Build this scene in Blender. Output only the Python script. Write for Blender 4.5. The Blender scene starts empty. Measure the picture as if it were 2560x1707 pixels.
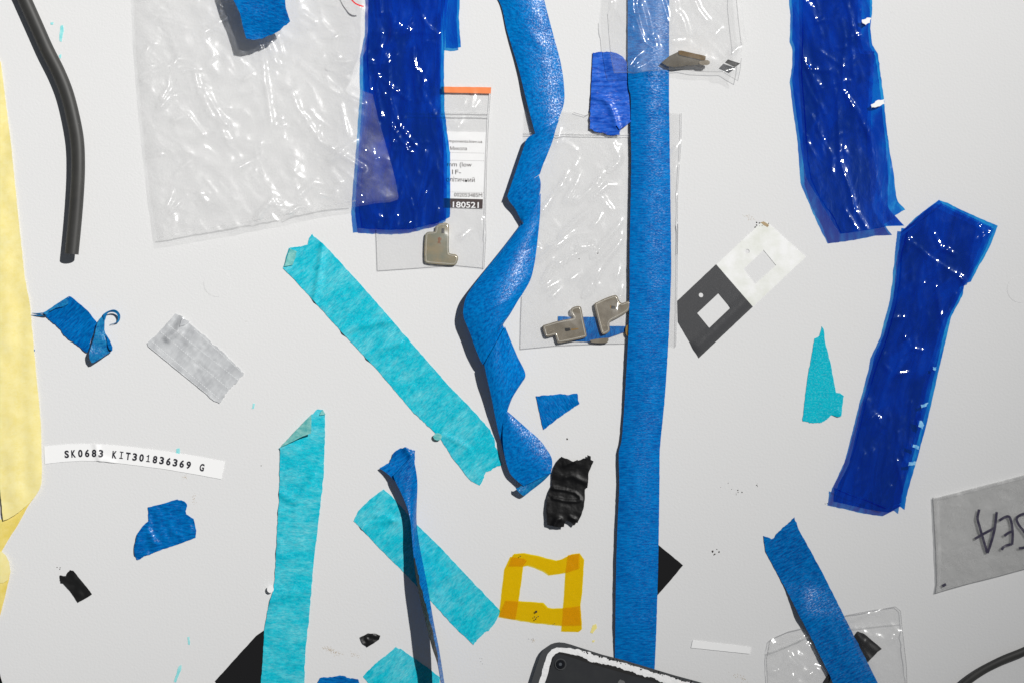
import bpy, bmesh, math, random
import numpy as np
from mathutils import Vector
from mathutils.geometry import delaunay_2d_cdt

random.seed(4)
S = 0.0002            # metres per photograph pixel on the table top
DH = 6000.0           # camera height in the same pixels (1.2 m)
scene = bpy.context.scene
COL = scene.collection

# ------------------------------------------------------------------ camera, world, lamp
cam = bpy.data.cameras.new('camera'); camo = bpy.data.objects.new('camera', cam); COL.objects.link(camo)
cam.sensor_width = 36.0; cam.lens = 36.0 * DH / 2560.0
camo.location = (0, 0, DH * S); cam.clip_start = 0.01; cam.clip_end = 20
scene.camera = camo
scene.view_settings.view_transform = 'Standard'; scene.view_settings.look = 'None'
scene.view_settings.exposure = 0; scene.view_settings.gamma = 1

world = bpy.data.worlds.new('World'); scene.world = world; world.use_nodes = True
world.node_tree.nodes['Background'].inputs[0].default_value = (0.80, 0.88, 1.0, 1)
world.node_tree.nodes['Background'].inputs[1].default_value = 0.085

ld = bpy.data.lights.new('flash_lamp', 'SPOT'); lo = bpy.data.objects.new('flash_lamp', ld); COL.objects.link(lo)
ld.energy = 4230; ld.color = (1.0, 0.985, 0.96); ld.shadow_soft_size = 0.08
ld.spot_size = math.radians(13.1); ld.spot_blend = 1.0
AZ = Vector((0.80, 0.60, 0)); EL = math.radians(55)
aim = Vector((-0.225, 0.43, 0))
lo.location = aim + 9.0 * (AZ * math.cos(EL) + Vector((0, 0, math.sin(EL))))
lo.rotation_euler = (aim - lo.location).to_track_quat('-Z', 'Y').to_euler()

scene.cycles.transparent_max_bounces = 32
scene.cycles.max_bounces = 10
scene.cycles.sample_clamp_indirect = 4

# ------------------------------------------------------------------ coordinates of the enlargements used while measuring
def frame(ox, oy, f):
    return lambda pts: [(ox + p[0] / f, oy + p[1] / f) + tuple(p[2:]) for p in pts]
A = frame(0, 0, 2.24); B = frame(300, 0, 2.375); Cc = frame(840, 0, 2.241); D = frame(1140, 0, 2.45)
E = frame(1900, 0, 2.3758); F = frame(0, 600, 2.45); G = frame(640, 560, 2.306); H = frame(1120, 560, 2.306)
I = frame(1640, 480, 1.823); J = frame(0, 1180, 2.975); K = frame(620, 1080, 2.5015); L = frame(1220, 1120, 2.672)
M = frame(1860, 1160, 2.867); N = frame(1480, 0, 5.6); O = frame(1300, 1580, 3.92); PZ = frame(1320, 720, 5.88)
Q = frame(0, 1160, 2.867); R = frame(1200, 0, 3.015); SS = frame(940, 1100, 2.585); T = frame(60, 720, 7.466)
U = frame(1150, 750, 3.073); V = frame(1350, 1120, 7.127)

def W(px, py, pz):
    k = 1 - pz / DH                       # a point above the table is seen slightly enlarged
    return ((px - 1280) * k * S, (853.5 - py) * k * S, pz * S)

# ------------------------------------------------------------------ noise
def _hash(ix, iy, seed):
    h = (ix.astype(np.int64) * 374761393 + iy.astype(np.int64) * 668265263 + seed * 974634777) & 0xffffffff
    h = ((h ^ (h >> 13)) * 1274126177) & 0xffffffff
    return ((h ^ (h >> 16)) & 0xffff) / 65535.0
def pn(x, y, seed=0):
    x = np.asarray(x, float); y = np.asarray(y, float)
    ix = np.floor(x); iy = np.floor(y); fx = x - ix; fy = y - iy
    u = fx * fx * fx * (fx * (fx * 6 - 15) + 10); v = fy * fy * fy * (fy * (fy * 6 - 15) + 10)
    def g(dx, dy):
        a = _hash(ix + dx, iy + dy, seed) * 2 * math.pi
        return np.cos(a) * (fx - dx) + np.sin(a) * (fy - dy)
    a = g(0, 0) * (1 - u) + g(1, 0) * u; b = g(0, 1) * (1 - u) + g(1, 1) * u
    return (a * (1 - v) + b * v) * 1.5
def ridged(x, y, seed=0):
    return 1 - np.abs(pn(x, y, seed)) * 2
def crinkle(x, y, sc, amp, seed, ang=0.0, stretch=1.0):
    c, s = math.cos(ang), math.sin(ang)
    a = (x * c + y * s) / (sc * stretch); b = (-x * s + y * c) / sc
    wx = pn(a * .7, b * .7, seed + 5) * .6; wy = pn(a * .7, b * .7, seed + 6) * .6
    return amp * (ridged(a + wx, b + wy, seed) * .65 + ridged(a * 2.1 + wy, b * 2.1 + wx, seed + 1) * .35)
def segdist(x, y, poly):
    d = np.full(np.shape(x), 1e9)
    for (ax, ay), (bx, by) in zip(poly[:-1], poly[1:]):
        vx, vy = bx - ax, by - ay
        t = np.clip(((x - ax) * vx + (y - ay) * vy) / max(vx * vx + vy * vy, 1e-9), 0, 1)
        d = np.minimum(d, np.hypot(x - ax - t * vx, y - ay - t * vy))
    return d
def ridge(x, y, poly, h, w):
    return h * np.exp(-(segdist(x, y, poly) / w) ** 2)
def wrinkle(x, y, poly, h, w):              # a crease that runs towards the lamp swells along its length
    a, b = np.array(poly[0], float), np.array(poly[-1], float); d = b - a; l = math.hypot(*d) + 1e-6
    al = abs((d[0] * .8 - d[1] * .6) / l)
    g = np.exp(-(segdist(x, y, poly) / w) ** 2)
    if al < .75: return h * g
    if d[0] * .8 - d[1] * .6 < 0: a, b = b, a; d = -d
    t = np.clip(((x - a[0]) * d[0] + (y - a[1]) * d[1]) / (l * l), 0, 1)
    return g * (h * .4 + min(15, .27 * l) * (1 - t))
def fold(x, y, poly, h, w):
    return h * np.clip(1 - segdist(x, y, poly) / w, 0, 1)
def bump2(x, y, cx, cy, rx, ry, h):
    return h * np.exp(-(((x - cx) / rx) ** 2 + ((y - cy) / ry) ** 2))
def scatter_wrinkles(box, n, ang, spread, lens, hs, seed):
    rs = np.random.RandomState(seed); out = []
    for _ in range(n):
        x, y = rs.uniform(box[0], box[2]), rs.uniform(box[1], box[3]); a = math.radians(ang + rs.normal() * spread); l = rs.uniform(*lens); b = a + rs.normal() * .35
        out.append(([(x, y), (x + math.cos(a) * l * .5, y + math.sin(a) * l * .5), (x + math.cos(a) * l * .5 + math.cos(b) * l * .5, y + math.sin(a) * l * .5 + math.sin(b) * l * .5)], rs.uniform(*hs)))
    return out
def sstep(t):
    t = np.clip(t, 0, 1); return t * t * (3 - 2 * t)

# ------------------------------------------------------------------ mesh builders
def resample(pts, step, rough=0.0, torn=(), seed=0, tear=3.0):
    out = []; n = len(pts); acc = seed * 91.7
    for i in range(n):
        ax, ay = pts[i][:2]; bx, by = pts[(i + 1) % n][:2]
        l = math.hypot(bx - ax, by - ay); k = max(1, int(l / (step if i not in torn else min(step, 2.5))))
        nx, ny = (by - ay) / (l + 1e-9), -(bx - ax) / (l + 1e-9)
        amp = tear if i in torn else rough
        for j in range(k):
            t = j / k; s = acc + l * t
            o = 0.0
            if amp and j:
                f = min(1, min(t, 1 - t) * 6)
                o = amp * f * (float(pn(s / 14, seed + .5, 3)) + .6 * float(pn(s / 5, seed + .5, 4)))
            out.append((ax + (bx - ax) * t + nx * o, ay + (by - ay) * t + ny * o))
        acc += l
    return out
def chaikin(pts, n=2):
    for _ in range(n):
        q = []
        for i in range(len(pts)):
            a, b = pts[i], pts[(i + 1) % len(pts)]
            q += [(a[0] * .75 + b[0] * .25, a[1] * .75 + b[1] * .25), (a[0] * .25 + b[0] * .75, a[1] * .25 + b[1] * .75)]
        pts = q
    return pts
def inside(poly, x, y):
    px = np.array([p[0] for p in poly]); py = np.array([p[1] for p in poly]); r = np.zeros(len(x), bool); j = len(px) - 1
    for i in range(len(px)):
        if py[i] != py[j]:
            c = ((py[i] > y) != (py[j] > y)) & (x < (px[j] - px[i]) * (y - py[i]) / (py[j] - py[i]) + px[i]); r ^= c
        j = i
    return r
class MB:                                   # collects shells given in photograph pixels, links them as one mesh
    def __init__(s): s.v = []; s.f = []; s.uv = []; s.sm = []; s.mi = []
    def add(s, V_, F_, UV_, smooth=True, mi=0):
        o = len(s.v); s.v += V_; s.uv += UV_
        for f in F_: s.f.append([i + o for i in f]); s.sm.append(smooth); s.mi.append(mi)
    def shell(s, top, tris, uv, th, mi=0):  # a sheet with thickness th below its top surface
        if th <= 0: s.add(top, tris, uv, True, mi); return
        P_ = np.array(top); n = np.zeros_like(P_)
        for f in tris:
            a = P_[f[0]]; nn = np.cross(P_[f[1]] - a, P_[f[2]] - a)
            for i in f: n[i] += nn
        n /= np.linalg.norm(n, axis=1)[:, None] + 1e-12
        if n[:, 2].mean() < 0: tris = [f[::-1] for f in tris]; n = -n
        bot = [tuple(q) for q in (P_ - n * th)]
        s.add(top, tris, uv, True, mi); s.add(bot, [f[::-1] for f in tris], uv, True, mi)
        ed = {}
        for f in tris:
            for i in range(len(f)):
                a, b = f[i], f[(i + 1) % len(f)]
                if (b, a) in ed: del ed[(b, a)]
                else: ed[(a, b)] = 1
        for a, b in ed: s.add([top[a], top[b], bot[b], bot[a]], [[3, 2, 1, 0]], [uv[a], uv[b], uv[b], uv[a]], False, mi)
    def build(s, name, mats, parent=None):
        if not isinstance(mats, (list, tuple)): mats = [mats]
        wv = np.array([W(*p) for p in s.v])
        if parent is None: c = np.array([*(wv[:, :2].min(0) + wv[:, :2].max(0)) / 2, wv[:, 2].min()])
        else: c = np.array(parent['_w'])
        me = bpy.data.meshes.new(name); me.from_pydata((wv - c).tolist(), [], s.f)
        me.polygons.foreach_set('use_smooth', s.sm); me.polygons.foreach_set('material_index', s.mi)
        ul = me.uv_layers.new(name='UVMap'); li = np.empty(len(me.loops), np.int32); me.loops.foreach_get('vertex_index', li)
        ul.data.foreach_set('uv', np.array(s.uv, np.float32)[li].ravel())
        for m in mats: me.materials.append(m)
        me.update(); me.validate()
        o = bpy.data.objects.new(name, me); COL.objects.link(o); o['_w'] = [float(q) for q in c]
        if parent is None: o.location = c
        else: o.parent = parent
        return o
def flat_tris(outline, res, holes=(), seed=1):
    co = [Vector(p[:2]) for p in outline]; ed = [(i, (i + 1) % len(co)) for i in range(len(co))]
    for h in holes:
        o = len(co); co += [Vector(p[:2]) for p in h]; ed += [(o + i, o + (i + 1) % len(h)) for i in range(len(h))]
    xs = [p.x for p in co]; ys = [p.y for p in co]
    gx, gy = np.meshgrid(np.arange(min(xs) + res * .37, max(xs), res), np.arange(min(ys) + res * .41, max(ys), res * .87))
    gx = gx + (np.arange(gx.shape[0]) % 2)[:, None] * res * .5
    rs = np.random.RandomState(seed); gx = (gx + rs.uniform(-.2, .2, gx.shape) * res).ravel(); gy = (gy + rs.uniform(-.2, .2, gy.shape) * res).ravel()
    k = inside(outline, gx, gy)
    for h in holes: k &= ~inside(h, gx, gy)
    gx, gy = gx[k], gy[k]
    if len(gx):
        k = segdist(gx, gy, list(outline) + [outline[0]]) > res * .35
        for h in holes: k &= segdist(gx, gy, list(h) + [h[0]]) > res * .35
        gx, gy = gx[k], gy[k]
    co += [Vector((float(a), float(b))) for a, b in zip(gx, gy)]
    r = delaunay_2d_cdt(co, ed, [], 0, 1e-4)
    vv = np.array([(p.x, p.y) for p in r[0]]); ff = [list(f) for f in r[2]]
    cen = np.array([vv[f].mean(0) for f in ff]); k = inside(outline, cen[:, 0], cen[:, 1])
    for h in holes: k &= ~inside(h, cen[:, 0], cen[:, 1])
    return vv, [f for f, q in zip(ff, k) if q]
def add_sheet(mb, outline, z=1.0, th=0.7, res=10, rough=0.5, torn=(), tear=3.0, along=(0, 1), seed=1, holes=(), mi=0, estep=None):
    o = resample([p[:2] for p in outline], estep or min(res, 5), rough, torn, seed, tear)
    vv, ff = flat_tris(o, res, [resample(h, 5) for h in holes], seed)
    zz = z(vv[:, 0], vv[:, 1]) if callable(z) else np.full(len(vv), float(z))
    l = math.hypot(*along); ax, ay = along[0] / l, along[1] / l
    uv = [((x * ay - y * ax) / 100, (x * ax + y * ay) / 100) for x, y in vv]
    mb.shell([(float(x), float(y), float(q)) for (x, y), q in zip(vv, zz)], ff, uv, th, mi)
def sheet(name, outline, mat, parent=None, **k):
    mb = MB(); add_sheet(mb, outline, **k); return mb.build(name, mat, parent)
def spline(pts, n):
    P_ = np.array(pts, float)
    if len(P_) == 2: return P_[0] + (P_[1] - P_[0]) * np.linspace(0, 1, n)[:, None]
    ex = np.vstack([2 * P_[0] - P_[1], P_, 2 * P_[-1] - P_[-2]]); out = []
    for i in range(1, len(ex) - 2):
        p0, p1, p2, p3 = ex[i - 1], ex[i], ex[i + 1], ex[i + 2]
        for t in np.linspace(0, 1, 24, endpoint=False):
            out.append(.5 * ((2 * p1) + (-p0 + p2) * t + (2 * p0 - 5 * p1 + 4 * p2 - p3) * t * t + (-p0 + 3 * p1 - 3 * p2 + p3) * t ** 3))
    out.append(P_[-1]); out = np.array(out)
    s = np.r_[0, np.cumsum(np.linalg.norm(np.diff(out[:, :2], axis=0), axis=1))]; q = np.linspace(0, s[-1], n)
    return np.stack([np.interp(q, s, out[:, i]) for i in range(out.shape[1])], 1)
def add_loft(mb, left, right, zl, zr, arch=0.0, n=60, m=14, th=0.7, mi=0, noise=0.0, seed=0, v0=0.0, edge=0.0):
    Lp = spline(left, n); Rp = spline(right, n); t = np.linspace(0, 1, n)
    f = lambda a: np.interp(t, np.linspace(0, 1, len(a)), a) if isinstance(a, (list, tuple)) else np.full(n, float(a))
    zl, zr, ar = f(zl), f(zr), f(arch); top = []; uv = []
    c = (Lp[:, :2] + Rp[:, :2]) / 2; s = np.r_[0, np.cumsum(np.linalg.norm(np.diff(c, axis=0), axis=1))]
    for i in range(n):
        w = np.linalg.norm(Rp[i, :2] - Lp[i, :2])
        for j in range(m):
            u = j / (m - 1); p = Lp[i, :2] * (1 - u) + Rp[i, :2] * u
            if edge:
                e = edge * float(pn(s[i] / 6, seed + 7 * (u > .5), 3)); d = (Rp[i, :2] - Lp[i, :2]) / (w + 1e-6)
                if j == 0: p = p + d * e
                if j == m - 1: p = p + d * e
            z = zl[i] * (1 - u) + zr[i] * u + 4 * ar[i] * u * (1 - u)
            if noise: z += noise * float(pn(s[i] / 40, u * w / 40, seed))
            top.append((float(p[0]), float(p[1]), float(max(z, th + .2)))); uv.append((u * w / 100, v0 + s[i] / 100))
    tris = [[i * m + j, i * m + j + 1, (i + 1) * m + j + 1, (i + 1) * m + j] for i in range(n - 1) for j in range(m - 1)]
    mb.shell(top, tris, uv, th, mi)
def tube(mb, pts, r, seg=28, n=140, bore=0.0):
    c = spline(pts, n); tg = np.gradient(c, axis=0); tg /= np.linalg.norm(tg, axis=1)[:, None]
    s = np.r_[0, np.cumsum(np.linalg.norm(np.diff(c, axis=0), axis=1))]
    up = np.array([0, 0, 1.0]); top = []; uv = []
    for i in range(n):
        a = np.cross(tg[i], up); a /= np.linalg.norm(a); b = np.cross(a, tg[i])
        for j in range(seg + 1):
            q = j / seg * 2 * math.pi; p = c[i] + r * (math.cos(q) * a + math.sin(q) * b)
            top.append(tuple(float(x) for x in p)); uv.append((j / seg * 2 * math.pi * r / 100, s[i] / 100))
    m = seg + 1
    mb.add(top, [[i * m + j, (i + 1) * m + j, (i + 1) * m + j + 1, i * m + j + 1] for i in range(n - 1) for j in range(seg)], uv)
    for e, sg in ((0, -1), (n - 1, 1)):     # hollow ends
        a = np.cross(tg[e], up); a /= np.linalg.norm(a); b = np.cross(a, tg[e]); rr = bore or r * .5
        ring = []; inn = []; deep = []
        for j in range(seg):
            q = j / seg * 2 * math.pi; d = math.cos(q) * a + math.sin(q) * b
            ring.append(tuple(c[e] + r * d)); inn.append(tuple(c[e] + rr * d)); deep.append(tuple(c[e] + rr * d - sg * tg[e] * 30))
        fs = [[j, (j + 1) % seg, seg + (j + 1) % seg, seg + j] for j in range(seg)] + [[seg + j, seg + (j + 1) % seg, 2 * seg + (j + 1) % seg, 2 * seg + j] for j in range(seg)] + [list(range(2 * seg, 3 * seg))]
        mb.add([tuple(float(x) for x in p) for p in ring + inn + deep], fs, [(0, 0)] * (3 * seg), False)
def add_plate(mb, outline, z0, th, bev=2.0, mi=0, holes=None, uvs=100.0):
    """A solid plate with a rounded upper edge. z0 may be a function for a tilted plate."""
    o = [p[:2] for p in outline]; n = len(o); area = sum(o[i][0] * o[(i + 1) % n][1] - o[(i + 1) % n][0] * o[i][1] for i in range(n))
    if area > 0: o = o[::-1]
    zf = z0 if callable(z0) else (lambda x, y: z0)
    def inset(d):
        q = []
        for i in range(n):
            a, b, c = np.array(o[i - 1]), np.array(o[i]), np.array(o[(i + 1) % n])
            e1 = (b - a) / (np.linalg.norm(b - a) + 1e-9); e2 = (c - b) / (np.linalg.norm(c - b) + 1e-9)
            n1 = np.array([e1[1], -e1[0]]); n2 = np.array([e2[1], -e2[0]]); m = n1 + n2; m = m / max(np.linalg.norm(m), .3)
            q.append(tuple(b - m * d * -1 * -1 / max(.5, float(np.dot(m, n1)))))
        return q
    rings = [(o, 0.0), (o, th - bev)] + [(inset(bev * (1 - math.cos(a))), th - bev + bev * math.sin(a)) for a in (.5, 1.0, math.pi / 2)]
    vs = []; 
    for r, h in rings: vs += [(x, y, zf(x, y) + h) for x, y in r]
    fs = []
    for k in range(len(rings) - 1):
        for i in range(n): fs.append([k * n + i, (k + 1) * n + i, (k + 1) * n + (i + 1) % n, k * n + (i + 1) % n])
    mb.add(vs, [f[::-1] for f in fs], [(x / uvs, y / uvs) for x, y, _ in vs], True, mi)
    tv = vs[-n:]; tr = delaunay_2d_cdt([Vector(p[:2]) for p in tv], [(i, (i + 1) % n) for i in range(n)], [], 1, 1e-5)
    P2 = [(p.x, p.y, zf(p.x, p.y) + th) for p in tr[0]]; P3 = [(p.x, p.y, zf(p.x, p.y)) for p in tr[0]]
    mb.add(P2, [list(f)[::-1] for f in tr[2]], [(x / uvs, y / uvs) for x, y, _ in P2], False, mi)
    mb.add(P3, [list(f) for f in tr[2]], [(x / uvs, y / uvs) for x, y, _ in P3], False, mi)
def plate(name, outline, mat, parent=None, z0=0, th=8, bev=2.0):
    mb = MB(); add_plate(mb, outline, z0, th, bev); return mb.build(name, mat, parent)

def tag(o, label, cat, group=None):
    o['label'] = label; o['category'] = cat
    if group: o['group'] = group
    return o
def thing(name, px, py, label, cat, group=None, z=0):
    o = bpy.data.objects.new(name, None); COL.objects.link(o); o.empty_display_size = .01
    o.location = W(px, py, z); o['_w'] = list(W(px, py, z)); return tag(o, label, cat, group)

_fc = {}
def glyphs(s, size=1.0, bold=0.0):
    cu = bpy.data.curves.new('lettering', 'FONT'); cu.body = s; cu.size = 1.0; cu.offset = bold; cu.resolution_u = 3
    ob = bpy.data.objects.new('lettering', cu); COL.objects.link(ob); bpy.context.view_layer.update()
    me = bpy.data.meshes.new_from_object(ob.evaluated_get(bpy.context.evaluated_depsgraph_get()))
    v = [(p.co.x * size, p.co.y * size) for p in me.vertices]; f = [list(p.vertices) for p in me.polygons]
    bpy.data.objects.remove(ob); bpy.data.curves.remove(cu); bpy.data.meshes.remove(me); return v, f
def add_text(mb, s, x, y, cap, z, ang=0.0, align='L', width=None, bold=0.0, mi=0):
    """Lettering whose capitals are cap pixels tall, baseline start (or end) at x, y in photograph pixels."""
    v, f = glyphs(s, cap / 0.73, bold)
    if not v: return
    x0 = min(p[0] for p in v); x1 = max(p[0] for p in v); k = (width / (x1 - x0)) if width else 1.0
    off = -x0 * k if align == 'L' else (-x1 * k if align == 'R' else -(x0 + x1) / 2 * k)
    c, sn = math.cos(ang), math.sin(ang); out = []
    for a, b in v:
        a = a * k + off; px, py = x + a * c + b * sn, y + a * sn - b * c
        out.append((px, py, z(px, py) if callable(z) else z))
    mb.add(out, f, [(0, 0)] * len(out), False, mi)
def add_stroke(mb, pts, w, z, th=0.2, mi=0):
    c = spline(pts, max(8, len(pts) * 6)); tg = np.gradient(c[:, :2], axis=0); tg /= np.linalg.norm(tg, axis=1)[:, None] + 1e-9
    l = [(float(p[0] - t[1] * w / 2), float(p[1] + t[0] * w / 2)) for p, t in zip(c, tg)]; r = [(float(p[0] + t[1] * w / 2), float(p[1] - t[0] * w / 2)) for p, t in zip(c, tg)]
    n = len(l); vs = [(x, y, z(x, y) if callable(z) else z) for x, y in l + r]
    mb.add(vs, [[i, i + 1, n + i + 1, n + i] for i in range(n - 1)], [(x / 100, y / 100) for x, y, _ in vs], False, mi)

# ------------------------------------------------------------------ materials
def lin(c): return tuple(((x / 255 + .055) / 1.055) ** 2.4 if x > 10 else x / 255 / 12.92 for x in c)
def alb(r, g, b, k=0.88): return tuple(min(.92, x / k) for x in lin((r, g, b))) + (1,)
class NT:
    def __init__(s, name):
        s.m = bpy.data.materials.new(name); s.m.use_nodes = True; s.t = s.m.node_tree; s.t.nodes.clear(); s.out = s.t.nodes.new('ShaderNodeOutputMaterial')
    def n(s, typ, ins=None, **at):
        nd = s.t.nodes.new(typ)
        for k, v in at.items(): setattr(nd, k, v)
        for k, v in (ins or {}).items():
            if isinstance(v, bpy.types.NodeSocket): s.t.links.new(v, nd.inputs[k])
            else: nd.inputs[k].default_value = v
        return nd
    def uv(s, sx=1, sy=1):
        u = s.n('ShaderNodeUVMap'); return s.n('ShaderNodeMapping', {'Vector': u.outputs[0], 'Scale': (sx, sy, 1)}).outputs[0]
    def obj(s, sc=1):
        u = s.n('ShaderNodeTexCoord'); return s.n('ShaderNodeMapping', {'Vector': u.outputs['Object'], 'Scale': (sc, sc, sc)}).outputs[0]
    def noise(s, vec, scale=1, detail=4, rough=.6, dist=0): return s.n('ShaderNodeTexNoise', {'Vector': vec, 'Scale': scale, 'Detail': detail, 'Roughness': rough, 'Distortion': dist}).outputs[0]
    def ramp(s, fac, stops):
        r = s.n('ShaderNodeValToRGB', {'Fac': fac}); e = r.color_ramp.elements
        while len(e) < len(stops): e.new(.5)
        for q, (p, c) in zip(e, stops): q.position = p; q.color = c if not isinstance(c, (int, float)) else (c, c, c, 1)
        return r.outputs[0]
    def mix(s, f, a, b):
        m = s.n('ShaderNodeMix', data_type='RGBA')
        for i, v in ((0, f), (6, a), (7, b)):
            if isinstance(v, bpy.types.NodeSocket): s.t.links.new(v, m.inputs[i])
            else: m.inputs[i].default_value = v
        return m.outputs[2]
    def math(s, op, a, b): return s.n('ShaderNodeMath', {0: a, 1: b}, operation=op).outputs[0]
    def bump(s, h, dist, strength=1.0, normal=None):
        i = {'Height': h, 'Distance': dist, 'Strength': strength}
        if normal: i['Normal'] = normal
        return s.n('ShaderNodeBump', i).outputs[0]
    def pbr(s, **k):
        ins = {kk.replace('_', ' '): v for kk, v in k.items()}
        return s.n('ShaderNodeBsdfPrincipled', ins)
    def done(s, sh): s.t.links.new(sh, s.out.inputs[0]); return s.m

def crepe(name, dark, light, haze=None, fib=(5, 22), rough=.36, bump=.00005, hazes=(.45, .76), spec=.3, stain=None):
    t = NT(name); f = t.noise(t.uv(*fib), 1, 5, .65); g = t.noise(t.uv(1.1, 1.1), 1, 4, .6)
    col = t.ramp(t.math('ADD', t.math('MULTIPLY', f, .8), t.math('MULTIPLY', g, .2)), [(.38, dark), (.60, light)])
    if haze:
        h = t.ramp(t.noise(t.uv(1.0, 2.6), 1, 8, .78), [(hazes[0], 0.0), (hazes[1], 1.0)]); fr = t.ramp(t.noise(t.uv(9, 40), 1, 3, .6), [(.35, 0.0), (.65, 1.0)])
        col = t.mix(t.math('MULTIPLY', h, t.math('ADD', t.math('MULTIPLY', fr, .75), .15)), col, haze)
    if stain:
        h = t.ramp(t.noise(t.uv(.5, .5), 1, 5, .6), [(.6, 0.0), (.75, .6)]); col = t.mix(h, col, stain)
    fine = t.noise(t.uv(fib[0] * 3.5, fib[1] * 3.0), 1, 3, .7)
    b = t.bump(fine, bump * .7, 1, t.bump(f, bump))
    sp = t.ramp(t.noise(t.uv(fib[0] * 3.2, fib[1] * 1.6), 1, 3, .7), [(.50, .03), (.64, min(1.0, spec * 2.6))])
    return t.done(t.pbr(Base_Color=col, Roughness=rough * .82, Normal=b, Specular_IOR_Level=sp).outputs[0])
def film_blue(name, tint, rough=.1, seed=0.0):
    t = NT(name); w = t.noise(t.uv(.9, .6), 1, 3, .5)
    vo = t.n('ShaderNodeTexVoronoi', {'Vector': t.n('ShaderNodeVectorMath', {0: t.uv(2.2, 1.1), 1: t.n('ShaderNodeTexNoise', {'Vector': t.uv(2.5, 1.5), 'Scale': 1.0, 'Detail': 3.0}).outputs[1]}, operation='ADD').outputs[0], 'Scale': 1.6}, feature='DISTANCE_TO_EDGE').outputs[0]
    h = t.math('ADD', t.math('MULTIPLY', vo, .5), t.noise(t.uv(2.6, 1.4), 1, 4, .5))
    nb = t.bump(h, .0007, .38)
    tn = t.mix(t.ramp(t.noise(t.uv(2.2, .6), 1, 6, .66, 1.2), [(.44, 0.0), (.60, 1.0)]), (tint[0] * .5, tint[1] * .66, tint[2] * .90, 1), (tint[0] * 3, min(1, tint[1] * 1.55), min(1, tint[2] * 1.16), 1))
    tr = t.n('ShaderNodeBsdfTransparent', {'Color': tn}); gl = t.n('ShaderNodeMixShader', {0: .11, 1: t.n('ShaderNodeBsdfGlossy', {'Color': (1, 1, 1, 1), 'Roughness': rough, 'Normal': nb}).outputs[0], 2: t.n('ShaderNodeBsdfGlossy', {'Color': (.25, .6, 1, 1), 'Roughness': .34, 'Normal': nb}).outputs[0]})
    df = t.n('ShaderNodeBsdfDiffuse', {'Color': (tint[0] * .2, tint[1] * .22, tint[2] * .42, 1), 'Normal': nb})
    a = t.n('ShaderNodeMixShader', {0: .27, 1: tr.outputs[0], 2: df.outputs[0]})
    fr = t.n('ShaderNodeFresnel', {'IOR': 1.5, 'Normal': nb}); fm = t.math('MINIMUM', fr.outputs[0], .12)
    return t.done(t.n('ShaderNodeMixShader', {0: fm, 1: a.outputs[0], 2: gl.outputs[0]}).outputs[0])
def clear_film(name, haze=.05, hazev=.0, rough=.22, bumpd=.0009, sheen=.15, gmin=.0, tint=(.975, .975, .975, 1), hazecol=(.9, .9, .9, 1), uvs=(1.0, 1.0)):
    t = NT(name)
    dom = t.n('ShaderNodeTexNoise', {'Vector': t.uv(1.4 * uvs[0], 1.4 * uvs[1]), 'Scale': 1.0, 'Detail': 4.0}).outputs[1]
    vec = t.n('ShaderNodeVectorMath', {0: t.uv(1.7 * uvs[0], 1.2 * uvs[1]), 1: dom}, operation='ADD').outputs[0]
    v1 = t.n('ShaderNodeTexVoronoi', {'Vector': vec, 'Scale': 1.2}, feature='DISTANCE_TO_EDGE').outputs[0]
    v2 = t.n('ShaderNodeTexVoronoi', {'Vector': vec, 'Scale': 3.4}, feature='DISTANCE_TO_EDGE').outputs[0]
    h = t.math('ADD', t.math('ADD', t.math('MULTIPLY', v1, .9), t.math('MULTIPLY', v2, .35)), t.math('MULTIPLY', t.noise(t.uv(3, 3), 1, 3, .5), .5))
    nb = t.bump(h, bumpd, .6)
    tr = t.n('ShaderNodeBsdfTransparent', {'Color': tint}); gl = t.n('ShaderNodeMixShader', {0: sheen, 1: t.n('ShaderNodeBsdfGlossy', {'Color': (1, 1, 1, 1), 'Roughness': rough, 'Normal': nb}).outputs[0], 2: t.n('ShaderNodeBsdfGlossy', {'Color': (1, 1, 1, 1), 'Roughness': .46, 'Normal': nb}).outputs[0]})
    df = t.n('ShaderNodeBsdfDiffuse', {'Color': hazecol, 'Normal': nb}); tl = t.n('ShaderNodeBsdfTranslucent', {'Color': hazecol, 'Normal': nb})
    hz = t.n('ShaderNodeMixShader', {0: .5, 1: df.outputs[0], 2: tl.outputs[0]})
    hf = haze if not hazev else t.math('ADD', t.math('MULTIPLY', t.ramp(t.noise(t.uv(.7, .9), 1, 5, .6, 1.0), [(.42, 0.0), (.66, 1.0)]), hazev), haze)
    a = t.n('ShaderNodeMixShader', {0: hf, 1: tr.outputs[0], 2: hz.outputs[0]})
    fr = t.n('ShaderNodeFresnel', {'IOR': 1.45, 'Normal': nb}); fm = t.math('MAXIMUM', t.math('MINIMUM', fr.outputs[0], .08), gmin)
    return t.done(t.n('ShaderNodeMixShader', {0: fm, 1: a.outputs[0], 2: gl.outputs[0]}).outputs[0])
def plain(name, col, rough=.5, metal=0.0, var=0.0, bump=0.0, bsc=(20, 20), spec=.5, col2=None, vs=(1.5, 1.5)):
    t = NT(name); c = col
    if var or col2: c = t.mix(t.ramp(t.noise(t.uv(*vs), 1, 6, .65), [(.38, 0.0), (.66, 1.0)]), col, col2 or tuple(x * (1 - var) for x in col[:3]) + (1,))
    k = dict(Base_Color=c, Roughness=rough, Metallic=metal, Specular_IOR_Level=spec)
    if bump: k['Normal'] = t.bump(t.noise(t.uv(*bsc), 1, 4, .6), bump)
    return t.done(t.pbr(**k).outputs[0])
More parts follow.
